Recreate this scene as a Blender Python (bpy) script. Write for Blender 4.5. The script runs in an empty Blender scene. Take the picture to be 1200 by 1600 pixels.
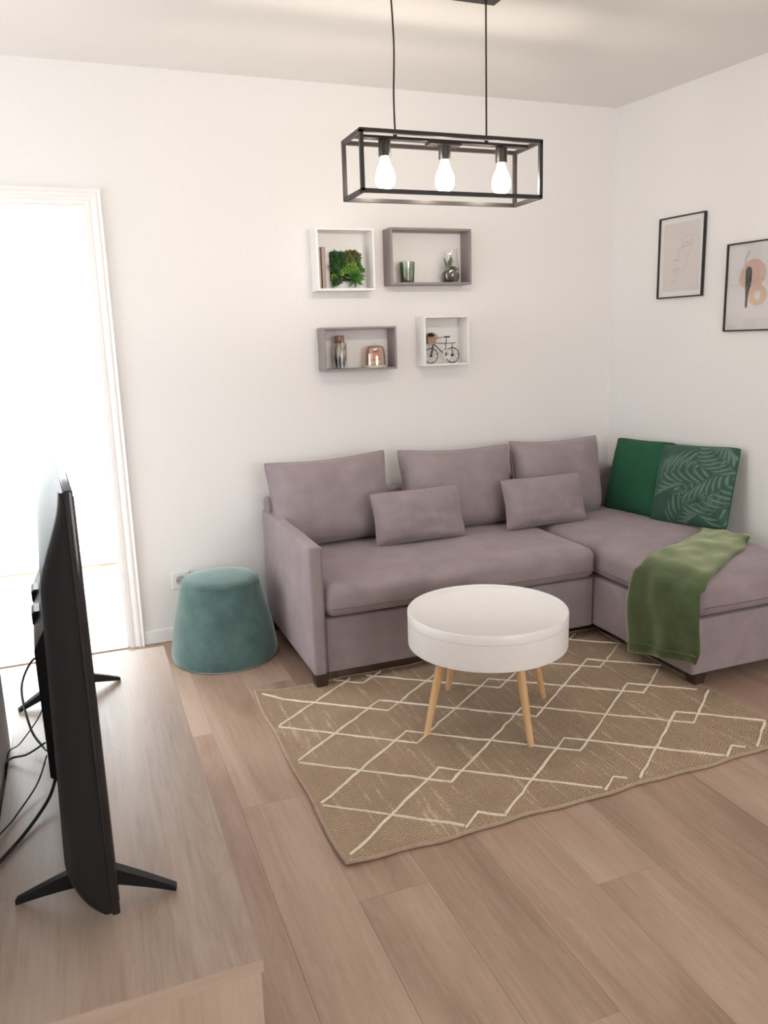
import bpy, bmesh, math, random
import numpy as np
from mathutils import Vector, Matrix, Euler
random.seed(7)
rng = np.random.default_rng(5)
SC = bpy.context.scene
COL = SC.collection
PI = math.pi

# ---------------------------------------------------------------- camera
F_PX = 1242.82
YAW, PITCH, ROLL = 0.36187, 0.21000, -0.03174
CAM = Vector((-2.7640, -3.7122, 1.3543))
cy, sy, cp, sp = math.cos(YAW), math.sin(YAW), math.cos(PITCH), math.sin(PITCH)
fw = Vector((sy*cp, cy*cp, -sp)); rt = Vector((cy, -sy, 0)); up = rt.cross(fw)
cr, sr = math.cos(ROLL), math.sin(ROLL)
rt2 = cr*rt + sr*up; up2 = -sr*rt + cr*up
cam_data = bpy.data.cameras.new('camera'); cam = bpy.data.objects.new('camera', cam_data)
COL.objects.link(cam)
M = Matrix((rt2, up2, -fw)).transposed().to_4x4(); M.translation = CAM
cam.matrix_world = M
cam_data.sensor_fit = 'HORIZONTAL'; cam_data.sensor_width = 36.0
cam_data.lens = 36.0*F_PX/1200.0
cam_data.clip_start = 0.02
SC.camera = cam

# ---------------------------------------------------------------- world, lights, exposure
H = 2.5                      # ceiling height
wd = bpy.data.worlds.new('world'); SC.world = wd; wd.use_nodes = True
bgn = wd.node_tree.nodes['Background']
bgn.inputs[0].default_value = (0.96, 0.98, 1.0, 1); bgn.inputs[1].default_value = 3.4
SC.view_settings.view_transform = 'Standard'; SC.view_settings.look = 'None'
SC.view_settings.gamma = 1; SC.view_settings.use_curve_mapping = False
SC.view_settings.exposure = 0.07
SC.cycles.max_bounces = 14; SC.cycles.diffuse_bounces = 7; SC.cycles.transparent_max_bounces = 16

def area(name, loc, rot, sx, sy_, power, color):
    l = bpy.data.lights.new(name, 'AREA'); l.shape = 'RECTANGLE'; l.size = sx; l.size_y = sy_
    l.energy = power; l.color = color
    o = bpy.data.objects.new(name, l); COL.objects.link(o); o.location = loc; o.rotation_euler = rot
    return o
P_FAR, P_REAR, P_HALL = 135, 35, 10
BULB, BULB_GLASS = 3.75, 5.0
area('daylight_far_window', (-2.75, 1.86, 1.12), (math.radians(-90), 0, 0), 2.1, 2.1, P_FAR, (0.93, 0.97, 1.0))
area('rear_fill_light', (-0.9, -6.05, 1.45), (math.radians(90), 0, 0), 2.4, 1.6, P_REAR, (1.0, 0.94, 0.88))  # added fill behind the camera, lightens the surfaces facing it
area('hall_fill_light', (-4.47, -0.86, 1.06), (0, math.radians(-90), 0), 1.9, 1.25, P_HALL, (0.86, 0.93, 1.0))  # added cool side fill from the hall, no known source there

# ---------------------------------------------------------------- helpers
def new_empty(name, loc, rotz=0.0, rot=None):
    o = bpy.data.objects.new(name, None); COL.objects.link(o)
    o.location = loc; o.rotation_euler = rot if rot else (0, 0, rotz)
    o.empty_display_size = 0.05
    return o
def mw(o):
    return Matrix.LocRotScale(o.location, o.rotation_euler, o.scale)
def thing(name, label, cat, loc, rotz=0.0, group=None, rot=None):
    o = new_empty(name, loc, rotz, rot); o['label'] = label; o['category'] = cat
    if group: o['group'] = group
    return o
def tag(o, label, cat, group=None):
    o['label'] = label; o['category'] = cat
    if group: o['group'] = group
    return o
def obj(name, bm, m, parent=None, world=False, smooth=True, origin=None, angle=40):
    """link a bmesh as ONE mesh object; world=True: verts are in world space"""
    if parent is not None and world:
        p = parent; chain = mw(p)
        while p.parent is not None:
            p = p.parent; chain = mw(p) @ chain
        bmesh.ops.transform(bm, matrix=chain.inverted(), verts=bm.verts)
    loc = Vector((0, 0, 0))
    if parent is None:
        xs = [v.co for v in bm.verts]
        mn = Vector([min(c[i] for c in xs) for i in range(3)]); mx = Vector([max(c[i] for c in xs) for i in range(3)])
        loc = Vector(origin) if origin else Vector(((mn.x+mx.x)/2, (mn.y+mx.y)/2, mn.z))
        bmesh.ops.translate(bm, vec=-loc, verts=bm.verts)
    me = bpy.data.meshes.new(name)
    bmesh.ops.recalc_face_normals(bm, faces=bm.faces) if not bm.faces.layers.int.get('keep') else None
    bm.to_mesh(me); bm.free()
    for mm in (m if isinstance(m, (list, tuple)) else [m]): me.materials.append(mm)
    if smooth:
        for p_ in me.polygons: p_.use_smooth = True
        me.set_sharp_from_angle(angle=math.radians(angle))
    o = bpy.data.objects.new(name, me); COL.objects.link(o); o.location = loc
    if parent is not None: o.parent = parent
    return o
def struct(name, bm, m, parent=None, smooth=False):
    o = obj(name, bm, m, parent, smooth=smooth, origin=(0, 0, 0) if parent is None else None)
    if parent is None: o['kind'] = 'structure'
    return o
def B(): return bmesh.new()
def box(bm, a, b, bev=0.0, seg=1, mat=None):
    """axis box from corner a to corner b; optional bevel; optional matrix"""
    a = Vector(a); b = Vector(b)
    r = bmesh.ops.create_cube(bm, size=1.0)
    vs = r['verts']
    S = Matrix.Diagonal((abs(b.x-a.x), abs(b.y-a.y), abs(b.z-a.z), 1))
    T = Matrix.Translation((a+b)/2)
    bmesh.ops.transform(bm, matrix=T @ S, verts=vs)
    if bev > 0:
        es = list({e for v in vs for e in v.link_edges})
        r2 = bmesh.ops.bevel(bm, geom=es, offset=bev, segments=seg, affect='EDGES', profile=0.5, clamp_overlap=True)
        vs = list({v for f in r2['faces'] for v in f.verts} | {v for v in vs if v.is_valid})
    if mat is not None:
        bmesh.ops.transform(bm, matrix=mat, verts=[v for v in vs if v.is_valid])
    return bm
def lathe(bm, prof, c=(0, 0, 0), n=32, cap0=True, cap1=True, mat=None):
    c = Vector(c); rings = []
    for (r, z) in prof:
        ring = []
        for i in range(n):
            a = 2*PI*i/n
            p = Vector((c.x + r*math.cos(a), c.y + r*math.sin(a), c.z + z))
            if mat is not None: p = mat @ p
            ring.append(bm.verts.new(p))
        rings.append(ring)
    for k in range(len(rings)-1):
        for i in range(n):
            j = (i+1) % n
            bm.faces.new((rings[k][i], rings[k][j], rings[k+1][j], rings[k+1][i]))
    if cap0: bm.faces.new(list(reversed(rings[0])))
    if cap1: bm.faces.new(rings[-1])
    return bm
def catmull(pts, sub=6, closed=False):
    pts = [Vector(p) for p in pts]; n = len(pts); out = []
    rngk = range(n) if closed else range(n-1)
    for k in rngk:
        p0 = pts[(k-1) % n] if (closed or k > 0) else pts[0]
        p1 = pts[k]; p2 = pts[(k+1) % n]
        p3 = pts[(k+2) % n] if (closed or k+2 < n) else pts[-1]
        for s in range(sub):
            t = s/sub
            out.append(0.5*((2*p1) + (p2-p0)*t + (2*p0-5*p1+4*p2-p3)*t*t + (3*p1-p0-3*p2+p3)*t**3))
    if not closed: out.append(pts[-1])
    return out
def tube(bm, path, r, n=8, closed=False, caps=True):
    path = [Vector(p) for p in path]; N = len(path); rings = []
    prev = None
    for k, p in enumerate(path):
        if closed: t = (path[(k+1) % N] - path[(k-1) % N])
        else: t = path[min(k+1, N-1)] - path[max(k-1, 0)]
        t.normalize()
        if prev is None:
            ref = Vector((0, 0, 1)) if abs(t.z) < 0.9 else Vector((1, 0, 0))
            u = t.cross(ref).normalized()
        else:
            u = prev - t*prev.dot(t)
            u = u.normalized() if u.length > 1e-6 else t.orthogonal().normalized()
        prev = u; v = t.cross(u)
        rr = r[k] if isinstance(r, (list, tuple)) else r
        rings.append([bm.verts.new(p + rr*(math.cos(2*PI*i/n)*u + math.sin(2*PI*i/n)*v)) for i in range(n)])
    for k in range(N if closed else N-1):
        A = rings[k]; C = rings[(k+1) % N]
        for i in range(n):
            j = (i+1) % n
            bm.faces.new((A[i], A[j], C[j], C[i]))
    if caps and not closed:
        bm.faces.new(list(reversed(rings[0]))); bm.faces.new(rings[-1])
    return bm
def bar(bm, p, q, w, h=None, upv=(0, 0, 1)):
    """square bar between two points"""
    p = Vector(p); q = Vector(q); h = h or w
    t = (q-p).normalized(); u = t.cross(Vector(upv))
    if u.length < 1e-4: u = t.cross(Vector((1, 0, 0)))
    u.normalize(); v = u.cross(t)
    vs = []
    for e in (p, q):
        for a, b in ((-1, -1), (1, -1), (1, 1), (-1, 1)):
            vs.append(bm.verts.new(e + u*a*w/2 + v*b*h/2))
    for f in ((3, 2, 1, 0), (4, 5, 6, 7), (0, 1, 5, 4), (1, 2, 6, 5), (2, 3, 7, 6), (3, 0, 4, 7)):
        bm.faces.new([vs[i] for i in f])
    return bm
def prism(bm, poly, z0, z1):
    """xy polygon extruded between z0 and z1"""
    a = [bm.verts.new((x, y, z0)) for x, y in poly]; b = [bm.verts.new((x, y, z1)) for x, y in poly]
    bm.faces.new(list(reversed(a))); bm.faces.new(b)
    n = len(poly)
    for i in range(n):
        j = (i+1) % n; bm.faces.new((a[i], a[j], b[j], b[i]))
    return bm
def rbox(bm, a, b, r, step=0.05, disp=None, rs=4):
    """rounded box with a fine grid; disp(p, u) -> new p, u in [-1,1]^3"""
    a = Vector(a); b = Vector(b)
    def cuts(lo, hi):
        L = hi-lo; rr = min(r, L/2-1e-4)
        c = [lo + rr*(1-math.cos(PI/2*i/rs)) for i in range(rs+1)]
        n = max(1, int(round((L-2*rr)/step)))
        c += [lo+rr + (L-2*rr)*i/n for i in range(1, n+1)]
        c += [hi - rr*(1-math.cos(PI/2*(rs-i)/rs)) for i in range(1, rs+1)]
        return c
    C = [cuts(a[i], b[i]) for i in range(3)]
    cache = {}
    def V(i, j, k):
        key = (i, j, k)
        if key in cache: return cache[key]
        p = Vector((C[0][i], C[1][j], C[2][k]))
        rr = [min(r, (b[q]-a[q])/2-1e-4) for q in range(3)]
        inn = Vector([min(max(p[q], a[q]+rr[q]), b[q]-rr[q]) for q in range(3)])
        d = p-inn
        if d.length > 1e-9: p = inn + d.normalized()*min(r, max(abs(d.x), abs(d.y), abs(d.z)) if False else r)
        if disp:
            u = Vector([2*(p[q]-a[q])/(b[q]-a[q])-1 for q in range(3)])
            p = disp(p, u)
        cache[key] = bm.verts.new(p); return cache[key]
    nx, ny, nz = len(C[0])-1, len(C[1])-1, len(C[2])-1
    for i in range(nx):
        for j in range(ny):
            bm.faces.new((V(i, j, 0), V(i, j+1, 0), V(i+1, j+1, 0), V(i+1, j, 0)))
            bm.faces.new((V(i, j, nz), V(i+1, j, nz), V(i+1, j+1, nz), V(i, j+1, nz)))
    for i in range(nx):
        for k in range(nz):
            bm.faces.new((V(i, 0, k), V(i+1, 0, k), V(i+1, 0, k+1), V(i, 0, k+1)))
            bm.faces.new((V(i, ny, k), V(i, ny, k+1), V(i+1, ny, k+1), V(i+1, ny, k)))
    for j in range(ny):
        for k in range(nz):
            bm.faces.new((V(0, j, k), V(0, j, k+1), V(0, j+1, k+1), V(0, j+1, k)))
            bm.faces.new((V(nx, j, k), V(nx, j+1, k), V(nx, j+1, k+1), V(nx, j, k+1)))
    return bm
def hnoise(x, y, z=0.0):
    from mathutils import noise
    return noise.noise(Vector((x, y, z)))

# ---------------------------------------------------------------- materials
def lin(r, g, b):
    f = lambda c: ((c/255+0.055)/1.055)**2.4 if c/255 > 0.04045 else c/255/12.92
    return (f(r), f(g), f(b), 1)
class NT:
    def __init__(s, name):
        s.m = bpy.data.materials.new(name); s.m.use_nodes = True
        s.t = s.m.node_tree; s.bsdf = s.t.nodes['Principled BSDF']; s.out = s.t.nodes['Material Output']
    def n(s, typ, **kw):
        nd = s.t.nodes.new(typ)
        for k, v in kw.items():
            if hasattr(nd, k) and k not in nd.inputs: setattr(nd, k, v)
            else: nd.inputs[k].default_value = v
        return nd
    def l(s, a, b): s.t.links.new(a, b)
    def set(s, **kw):
        for k, v in kw.items(): s.bsdf.inputs[k.replace('_', ' ')].default_value = v
        return s
    def math(s, op, a, b=None, c=None):
        nd = s.t.nodes.new('ShaderNodeMath'); nd.operation = op
        for i, v in enumerate((a, b, c)):
            if v is None: continue
            if isinstance(v, (int, float)): nd.inputs[i].default_value = v
            else: s.l(v, nd.inputs[i])
        return nd.outputs[0]
    def ramp(s, fac, stops):
        nd = s.t.nodes.new('ShaderNodeValToRGB'); el = nd.color_ramp.elements
        el[0].position, el[0].color = stops[0]; el[1].position, el[1].color = stops[-1]
        for p, c in stops[1:-1]:
            e = el.new(p); e.color = c
        s.l(fac, nd.inputs[0]); return nd.outputs[0]
    def mix(s, fac, a, b):
        nd = s.t.nodes.new('ShaderNodeMix'); nd.data_type = 'RGBA'
        for i, v in ((0, fac), (6, a), (7, b)):
            if isinstance(v, (int, float, tuple)): nd.inputs[i].default_value = v
            else: s.l(v, nd.inputs[i])
        return nd.outputs[2]
    def bump(s, h, strength=0.2, dist=0.01):
        nd = s.t.nodes.new('ShaderNodeBump'); nd.inputs['Strength'].default_value = strength
        nd.inputs['Distance'].default_value = dist
        s.l(h, nd.inputs['Height']); s.l(nd.outputs[0], s.bsdf.inputs['Normal'])
def shade(c, k): return (c[0]*k, c[1]*k, c[2]*k, 1)
def plain(name, c, rough=0.5, metal=0.0, var=0.06, scale=30.0, bump=0.0, spec=None, **kw):
    m = NT(name); m.set(Roughness=rough, Metallic=metal)
    tc = m.n('ShaderNodeTexCoord'); nz = m.n('ShaderNodeTexNoise', Scale=scale, Detail=4.0)
    m.l(tc.outputs['Object'], nz.inputs['Vector'])
    m.l(m.ramp(nz.outputs[0], [(0.3, shade(c, 1-var)), (0.7, shade(c, 1+var))]), m.bsdf.inputs['Base Color'])
    if bump: m.bump(nz.outputs[0], bump, 0.002)
    if spec is not None: m.bsdf.inputs['Specular IOR Level'].default_value = spec
    for k, v in kw.items(): m.bsdf.inputs[k.replace('_', ' ')].default_value = v
    return m.m
def fabric(name, c, var=0.10, big=7.0, fine=500.0, sheen=0.25, bump=0.15, rough=0.9, sheen_tint=None):
    m = NT(name); m.set(Roughness=rough); m.bsdf.inputs['Specular IOR Level'].default_value = 0.15
    tc = m.n('ShaderNodeTexCoord')
    n1 = m.n('ShaderNodeTexNoise', Scale=big, Detail=5.0, Roughness=0.6); m.l(tc.outputs['Object'], n1.inputs['Vector'])
    n2 = m.n('ShaderNodeTexNoise', Scale=fine, Detail=2.0); m.l(tc.outputs['Object'], n2.inputs['Vector'])
    c1 = m.ramp(n1.outputs[0], [(0.3, shade(c, 1-var)), (0.7, shade(c, 1+var))])
    c2 = m.ramp(n2.outputs[0], [(0.35, (0.9, 0.9, 0.9, 1)), (0.65, (1, 1, 1, 1))])
    mul = m.t.nodes.new('ShaderNodeMix'); mul.data_type = 'RGBA'; mul.blend_type = 'MULTIPLY'; mul.inputs[0].default_value = 1.0
    m.l(c1, mul.inputs[6]); m.l(c2, mul.inputs[7]); m.l(mul.outputs[2], m.bsdf.inputs['Base Color'])
    m.bsdf.inputs['Sheen Weight'].default_value = sheen; m.bsdf.inputs['Sheen Roughness'].default_value = 0.4
    st = sheen_tint or (min(1, c[0]*2+0.2), min(1, c[1]*2+0.2), min(1, c[2]*2+0.2), 1)
    m.bsdf.inputs['Sheen Tint'].default_value = st
    m.bump(n2.outputs[0], bump, 0.0015)
    return m.m
def wood(name, c_dark, c_mid, c_light, axis='Y', rough=0.42, plank=True, spread=0.10, scale=1.0):
    """long-grain wood, world coordinates, shifted per object"""
    m = NT(name)
    geo = m.n('ShaderNodeNewGeometry'); oi = m.n('ShaderNodeObjectInfo')
    off = m.n('ShaderNodeVectorMath', operation='MULTIPLY_ADD')
    cmb = m.n('ShaderNodeCombineXYZ')
    for i in range(3): m.l(oi.outputs['Random'], cmb.inputs[i])
    m.l(cmb.outputs[0], off.inputs[0]); off.inputs[1].default_value = (37.0, 91.0, 13.0)
    m.l(geo.outputs['Position'], off.inputs[2])
    def mapped(sx, sy_, sz):
        mp = m.n('ShaderNodeMapping'); mp.inputs['Scale'].default_value = {'Y': (sx, sy_, sz), 'Z': (sx, sz, sy_), 'X': (sy_, sx, sz)}[axis]
        m.l(off.outputs[0], mp.inputs['Vector']); return mp.outputs[0]
    big = m.n('ShaderNodeTexNoise', Scale=1.6*scale, Detail=4.0, Roughness=0.55, Distortion=0.6); m.l(mapped(3.2, 0.55, 3.2), big.inputs['Vector'])
    fin = m.n('ShaderNodeTexNoise', Scale=9.0*scale, Detail=6.0, Roughness=0.65, Distortion=0.25); m.l(mapped(9.0, 0.35, 9.0), fin.inputs['Vector'])
    wv = m.n('ShaderNodeTexNoise', Scale=5.0*scale, Detail=2.0, Distortion=2.2); m.l(mapped(3.0, 0.35, 3.0), wv.inputs['Vector'])
    rings = m.math('SINE', m.math('MULTIPLY', wv.outputs[0], 55.0))
    s1 = m.math('MULTIPLY_ADD', fin.outputs[0], 0.30, m.math('MULTIPLY', big.outputs[0], 0.75))
    s2 = m.math('MULTIPLY_ADD', rings, 0.018, s1)
    s3 = m.math('MULTIPLY_ADD', m.math('SUBTRACT', oi.outputs['Random'], 0.5), spread if plank else 0.0, s2)
    col = m.ramp(s3, [(0.36, c_dark), (0.52, c_mid), (0.70, c_light)])
    # a few knots
    vo = m.n('ShaderNodeTexVoronoi', Scale=1.0, Randomness=1.0); m.l(mapped(3.4, 1.3, 3.4), vo.inputs['Vector'])
    kn = m.ramp(vo.outputs['Distance'], [(0.02, (1, 1, 1, 1)), (0.10, (0, 0, 0, 1))])
    kf = m.math('MULTIPLY', kn, 0.35)
    m.l(m.mix(kf, col, shade(c_dark, 0.6)), m.bsdf.inputs['Base Color'])
    m.set(Roughness=rough); m.bsdf.inputs['Specular IOR Level'].default_value = 0.45
    m.bump(fin.outputs[0], 0.06, 0.002)
    return m.m
def glass(name, tint=(1, 1, 1, 1), gloss=0.12, rough=0.02, edge=0.6):
    """thin clear glass that lets light through"""
    m = NT(name)
    tr = m.n('ShaderNodeBsdfTransparent'); tr.inputs[0].default_value = tint
    gl = m.n('ShaderNodeBsdfGlossy'); gl.inputs['Roughness'].default_value = rough; gl.inputs[0].default_value = (0.95, 0.97, 0.95, 1)
    lw = m.n('ShaderNodeLayerWeight', Blend=0.35)
    fac = m.math('MULTIPLY_ADD', lw.outputs['Facing'], edge, gloss)
    mx = m.n('ShaderNodeMixShader'); m.l(fac, mx.inputs[0]); m.l(tr.outputs[0], mx.inputs[1]); m.l(gl.outputs[0], mx.inputs[2])
    m.l(mx.outputs[0], m.out.inputs[0]); m.t.nodes.remove(m.bsdf)
    return m.m

M_WALL = plain('wall_paint', (0.825, 0.815, 0.808), 0.85, var=0.01, scale=60, bump=0.03, spec=0.2)
M_CEIL = plain('ceiling_paint', (0.83, 0.81, 0.785), 0.9, var=0.012, scale=3, bump=0.02, spec=0.1)
M_TRIM = plain('trim_paint', (0.86, 0.855, 0.85), 0.4, var=0.01)
M_FLOOR = wood('floor_laminate', (0.285, 0.185, 0.135, 1), (0.385, 0.268, 0.203, 1), (0.475, 0.35, 0.278, 1), spread=0.16)
M_FBASE = plain('floor_underlay', (0.12, 0.08, 0.06), 0.9)
M_CAB = wood('cabinet_oak', (0.33, 0.235, 0.18, 1), (0.45, 0.345, 0.275, 1), (0.53, 0.42, 0.345, 1), rough=0.36, plank=False)
M_CABV = wood('cabinet_oak_end', (0.33, 0.235, 0.18, 1), (0.45, 0.345, 0.275, 1), (0.53, 0.42, 0.345, 1), axis='Z', rough=0.4, plank=False)
M_SOFA = fabric('sofa_suede', (0.315, 0.262, 0.280), var=0.13, big=9, sheen=0.35)
M_SOFA_SEAM = fabric('sofa_seam', (0.20, 0.155, 0.155), var=0.05)
M_LEGW = plain('dark_wood', (0.045, 0.022, 0.018), 0.45)
M_POUF = fabric('teal_velvet', (0.082, 0.147, 0.140), var=0.26, big=11, sheen=1.0, rough=0.75, bump=0.08, sheen_tint=(0.74, 0.92, 0.89, 1))
M_GREEN = fabric('green_velvet', (0.022, 0.10, 0.052), var=0.10, big=8, sheen=0.25, rough=0.8, bump=0.08)
M_THROW = fabric('olive_fleece', (0.070, 0.098, 0.045), var=0.30, big=9, fine=260, sheen=1.0, rough=0.9, bump=0.4, sheen_tint=(0.80, 0.86, 0.55, 1))
M_WHITE = plain('white_lacquer', (0.82, 0.81, 0.80), 0.32, var=0.01)
M_BEECH = wood('beech', (0.55, 0.33, 0.15, 1), (0.66, 0.42, 0.21, 1), (0.74, 0.52, 0.29, 1), axis='Z', rough=0.4, plank=False, scale=2.0)
M_BLACK = plain('black_metal', (0.018, 0.015, 0.014), 0.38, var=0.1, spec=0.4)
M_TV = plain('black_plastic', (0.014, 0.014, 0.016), 0.42, var=0.1, scale=200, bump=0.02, spec=0.22)
M_TVG = plain('black_gloss', (0.01, 0.01, 0.012), 0.12, var=0.05)
M_SCREEN = plain('screen_glass', (0.008, 0.008, 0.01), 0.08, var=0.02)
M_GREYB = plain('grey_lacquer', (0.27, 0.235, 0.235), 0.5, var=0.03)
M_CABLE = plain('cable_rubber', (0.012, 0.012, 0.014), 0.5)
M_GLASS = glass('clear_glass', (0.98, 0.98, 0.975, 1), 0.04, edge=0.28)
M_PANE = glass('window_glass', (0.97, 0.98, 0.98, 1), 0.04, edge=0.3)
M_PAPER = plain('paper', (0.80, 0.77, 0.755), 0.8, var=0.01)
M_MATW = plain('white_mount', (0.84, 0.83, 0.82), 0.8, var=0.01)
M_SOCKET = plain('socket_plastic', (0.80, 0.80, 0.81), 0.3, var=0.01)
M_SOCKIN = plain('socket_recess', (0.50, 0.50, 0.51), 0.35, var=0.02)
M_PIN = plain('metal_pin', (0.5, 0.48, 0.45), 0.3, metal=1.0)

def bulb_glass(name, c, s):
    m = NT(name); tr = m.n('ShaderNodeBsdfTransparent'); em = m.n('ShaderNodeEmission'); em.inputs[0].default_value = (*c, 1); em.inputs[1].default_value = s
    ad = m.n('ShaderNodeAddShader'); m.l(tr.outputs[0], ad.inputs[0]); m.l(em.outputs[0], ad.inputs[1])
    m.l(ad.outputs[0], m.out.inputs[0]); m.t.nodes.remove(m.bsdf); return m.m
def emit(name, c, s):
    m = NT(name); m.bsdf.inputs['Emission Color'].default_value = (*c, 1); m.bsdf.inputs['Emission Strength'].default_value = s
    m.bsdf.inputs['Base Color'].default_value = (0.9, 0.85, 0.75, 1)
    return m.m
M_BULB = bulb_glass('glowing_bulb', (1.0, 0.86, 0.66), BULB_GLASS)

def rug_material():
    m = NT('rug_weave'); tc = m.n('ShaderNodeTexCoord'); sep = m.n('ShaderNodeSeparateXYZ')
    m.l(tc.outputs['Object'], sep.inputs[0]); X, Y = sep.outputs[0], sep.outputs[1]
    w = 0.017
    pp = m.math('PINGPONG', X, w)                                # herringbone bands running front to back
    dn = m.n('ShaderNodeTexNoise', Scale=60.0, Detail=2.0); m.l(tc.outputs['Object'], dn.inputs['Vector'])
    ph = m.math('ADD', m.math('MULTIPLY', m.math('ADD', Y, m.math('MULTIPLY', pp, 0.75)), 2*PI/0.0105), m.math('MULTIPLY', dn.outputs[0], 5.0))
    ch = m.math('SINE', ph)
    mp = m.n('ShaderNodeMapping'); mp.inputs['Scale'].default_value = (45, 3.0, 1); m.l(tc.outputs['Object'], mp.inputs['Vector'])
    st = m.n('ShaderNodeTexNoise', Scale=1.0, Detail=5.0, Roughness=0.7); m.l(mp.outputs[0], st.inputs['Vector'])
    bg = m.n('ShaderNodeTexNoise', Scale=5.0, Detail=3.0); m.l(tc.outputs['Object'], bg.inputs['Vector'])
    base = m.ramp(ch, [(0.0, (0.315, 0.225, 0.155, 1)), (1.0, (0.58, 0.46, 0.345, 1))])
    fl = m.ramp(st.outputs[0], [(0.55, (0, 0, 0, 1)), (0.63, (1, 1, 1, 1))])
    n3 = m.n('ShaderNodeTexNoise', Scale=130.0, Detail=2.0); m.l(tc.outputs['Object'], n3.inputs['Vector'])
    fl2 = m.math('MULTIPLY', fl, m.ramp(n3.outputs[0], [(0.42, (0, 0, 0, 1)), (0.55, (0.8, 0.8, 0.8, 1))]))
    c1 = m.mix(fl2, base, (0.68, 0.56, 0.43, 1))
    mul = m.t.nodes.new('ShaderNodeMix'); mul.data_type = 'RGBA'; mul.blend_type = 'MULTIPLY'; mul.inputs[0].default_value = 1.0
    m.l(c1, mul.inputs[6]); m.l(m.ramp(bg.outputs[0], [(0.3, (0.88, 0.88, 0.88, 1)), (0.7, (1.06, 1.05, 1.04, 1))]), mul.inputs[7])
    m.l(mul.outputs[2], m.bsdf.inputs['Base Color']); m.set(Roughness=0.95)
    m.bsdf.inputs['Specular IOR Level'].default_value = 0.05
    m.bump(m.math('MULTIPLY_ADD', fl2, 0.6, ch), 0.55, 0.0025)
    return m.m
M_RUG = rug_material()
M_RUGLINE = fabric('rug_cream_yarn', (0.82, 0.755, 0.64), var=0.10, big=60, fine=300, sheen=0.1, bump=0.6)
M_RUGHEM = fabric('rug_hem', (0.42, 0.32, 0.24), var=0.1, big=40, fine=300, sheen=0.1, bump=0.5)

# ================================================================ room shell
WA = 0.1283                                   # the right wall opens outward by this angle
wdir = Vector((math.sin(WA), -math.cos(WA), 0)); wnrm = Vector((-math.cos(WA), -math.sin(WA), 0))
def wpt(s, z, d=0.0):                         # point on right wall: s metres from the corner, height z, d off the wall
    return wdir*s + wnrm*d + Vector((0, 0, z))
YR, YL = -6.0, -1.72                          # rear wall, end of left wall
XD0, XD1, ZD = -3.52, -2.645, 1.952           # doorway in the back wall
XL, XH, YF = -3.0, -4.35, 1.62                # left wall, hall wall, far wall of next room

floor = struct('floor', prism(B(), [(XH-0.1, YF+0.1), (XH-0.1, YR-0.1), (1.0, YR-0.1), (0.15, 0.05), (0.15, YF+0.1)], -0.10, -0.004), M_FBASE)
def build_planks():
    W, L = 0.192, 1.38
    bm = B(); box(bm, (0, 0, -0.008), (1, 1, 0.0))
    top = [e for e in bm.edges if all(abs(v.co.z) < 1e-6 for v in e.verts)]
    me_cache = {}
    def plank(x0, y0, x1, y1):
        key = (round(x1-x0, 3), round(y1-y0, 3))
        if key not in me_cache:
            b2 = B(); box(b2, (-(x1-x0)/2, -(y1-y0)/2, -0.008), ((x1-x0)/2, (y1-y0)/2, 0.0))
            es = [e for e in b2.edges if all(abs(v.co.z) < 1e-6 for v in e.verts)]
            bmesh.ops.bevel(b2, geom=es, offset=0.0005, segments=1, affect='EDGES')
            me = bpy.data.meshes.new('plank'); b2.to_mesh(me); b2.free(); me.materials.append(M_FLOOR); me_cache[key] = me
        o = bpy.data.objects.new('plank', me_cache[key]); COL.objects.link(o); o.parent = floor
        o.location = ((x0+x1)/2, (y0+y1)/2, 0)
    bm.free()
    x = XH; k = 0; r = random.Random(3)
    while x < 0.85:
        y = YR - L*((k*0.377) % 1.0)
        while y < YF:
            y0, y1 = max(y, YR), min(y+L, YF)
            xr = max(x+W, -9)
            # keep planks inside the room (right wall is oblique)
            lim = -y0*math.tan(WA) + 0.02 if y1 <= 0.0 else 0.02
            if y1-y0 > 0.03 and x < lim: plank(x+0.0002, y0+0.0002, xr-0.0002, y1-0.0002)
            y += L
        x += W; k += 1
build_planks()

struct('ceiling', prism(B(), [(XH-0.12, YF+0.12), (XH-0.12, YR-0.12), (0.95, YR-0.12), (0.14, 0.05), (0.14, YF+0.12)], H, H+0.12), M_CEIL)
# back wall with the doorway (outline in x,z extruded in y)
def wall_xz(poly, y0, y1):
    bm = B(); a = [bm.verts.new((x, y0, z)) for x, z in poly]; b = [bm.verts.new((x, y1, z)) for x, z in poly]
    bm.faces.new(a); bm.faces.new(list(reversed(b))); n = len(poly)
    for i in range(n):
        j = (i+1) % n; bm.faces.new((a[j], a[i], b[i], b[j]))
    return bm
struct('wall_back', wall_xz([(XH, 0), (XD0, 0), (XD0, ZD), (XD1, ZD), (XD1, 0), (0.14, 0), (0.14, H), (XH, H)], 0.0, 0.12), M_WALL)
def wall_right():
    p0, p1 = wpt(0, 0), wpt(-YR/math.cos(WA)+0.1, 0)
    q0, q1 = wpt(0, 0, -0.12), wpt(-YR/math.cos(WA)+0.1, 0, -0.12)
    return prism(B(), [(p0.x, p0.y), (p1.x, p1.y), (q1.x, q1.y), (q0.x, q0.y)], 0, H)
struct('wall_right', wall_right(), M_WALL)
struct('wall_left', prism(B(), [(XL, YR), (XL, YL), (XH, YL), (XH, YL-0.12), (XL-0.12, YL-0.12), (XL-0.12, YR)], 0, H), M_WALL)
def framed_wall_x(x0, x1, y0, y1, wy0, wy1, wz0, wz1):     # wall of constant x with a window hole
    bm = B()
    for a, b in (((x0, y0, 0), (x1, wy0, H)), ((x0, wy1, 0), (x1, y1, H)), ((x0, wy0, 0), (x1, wy1, wz0)), ((x0, wy0, wz1), (x1, wy1, H))): box(bm, a, b)
    return bm
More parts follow.
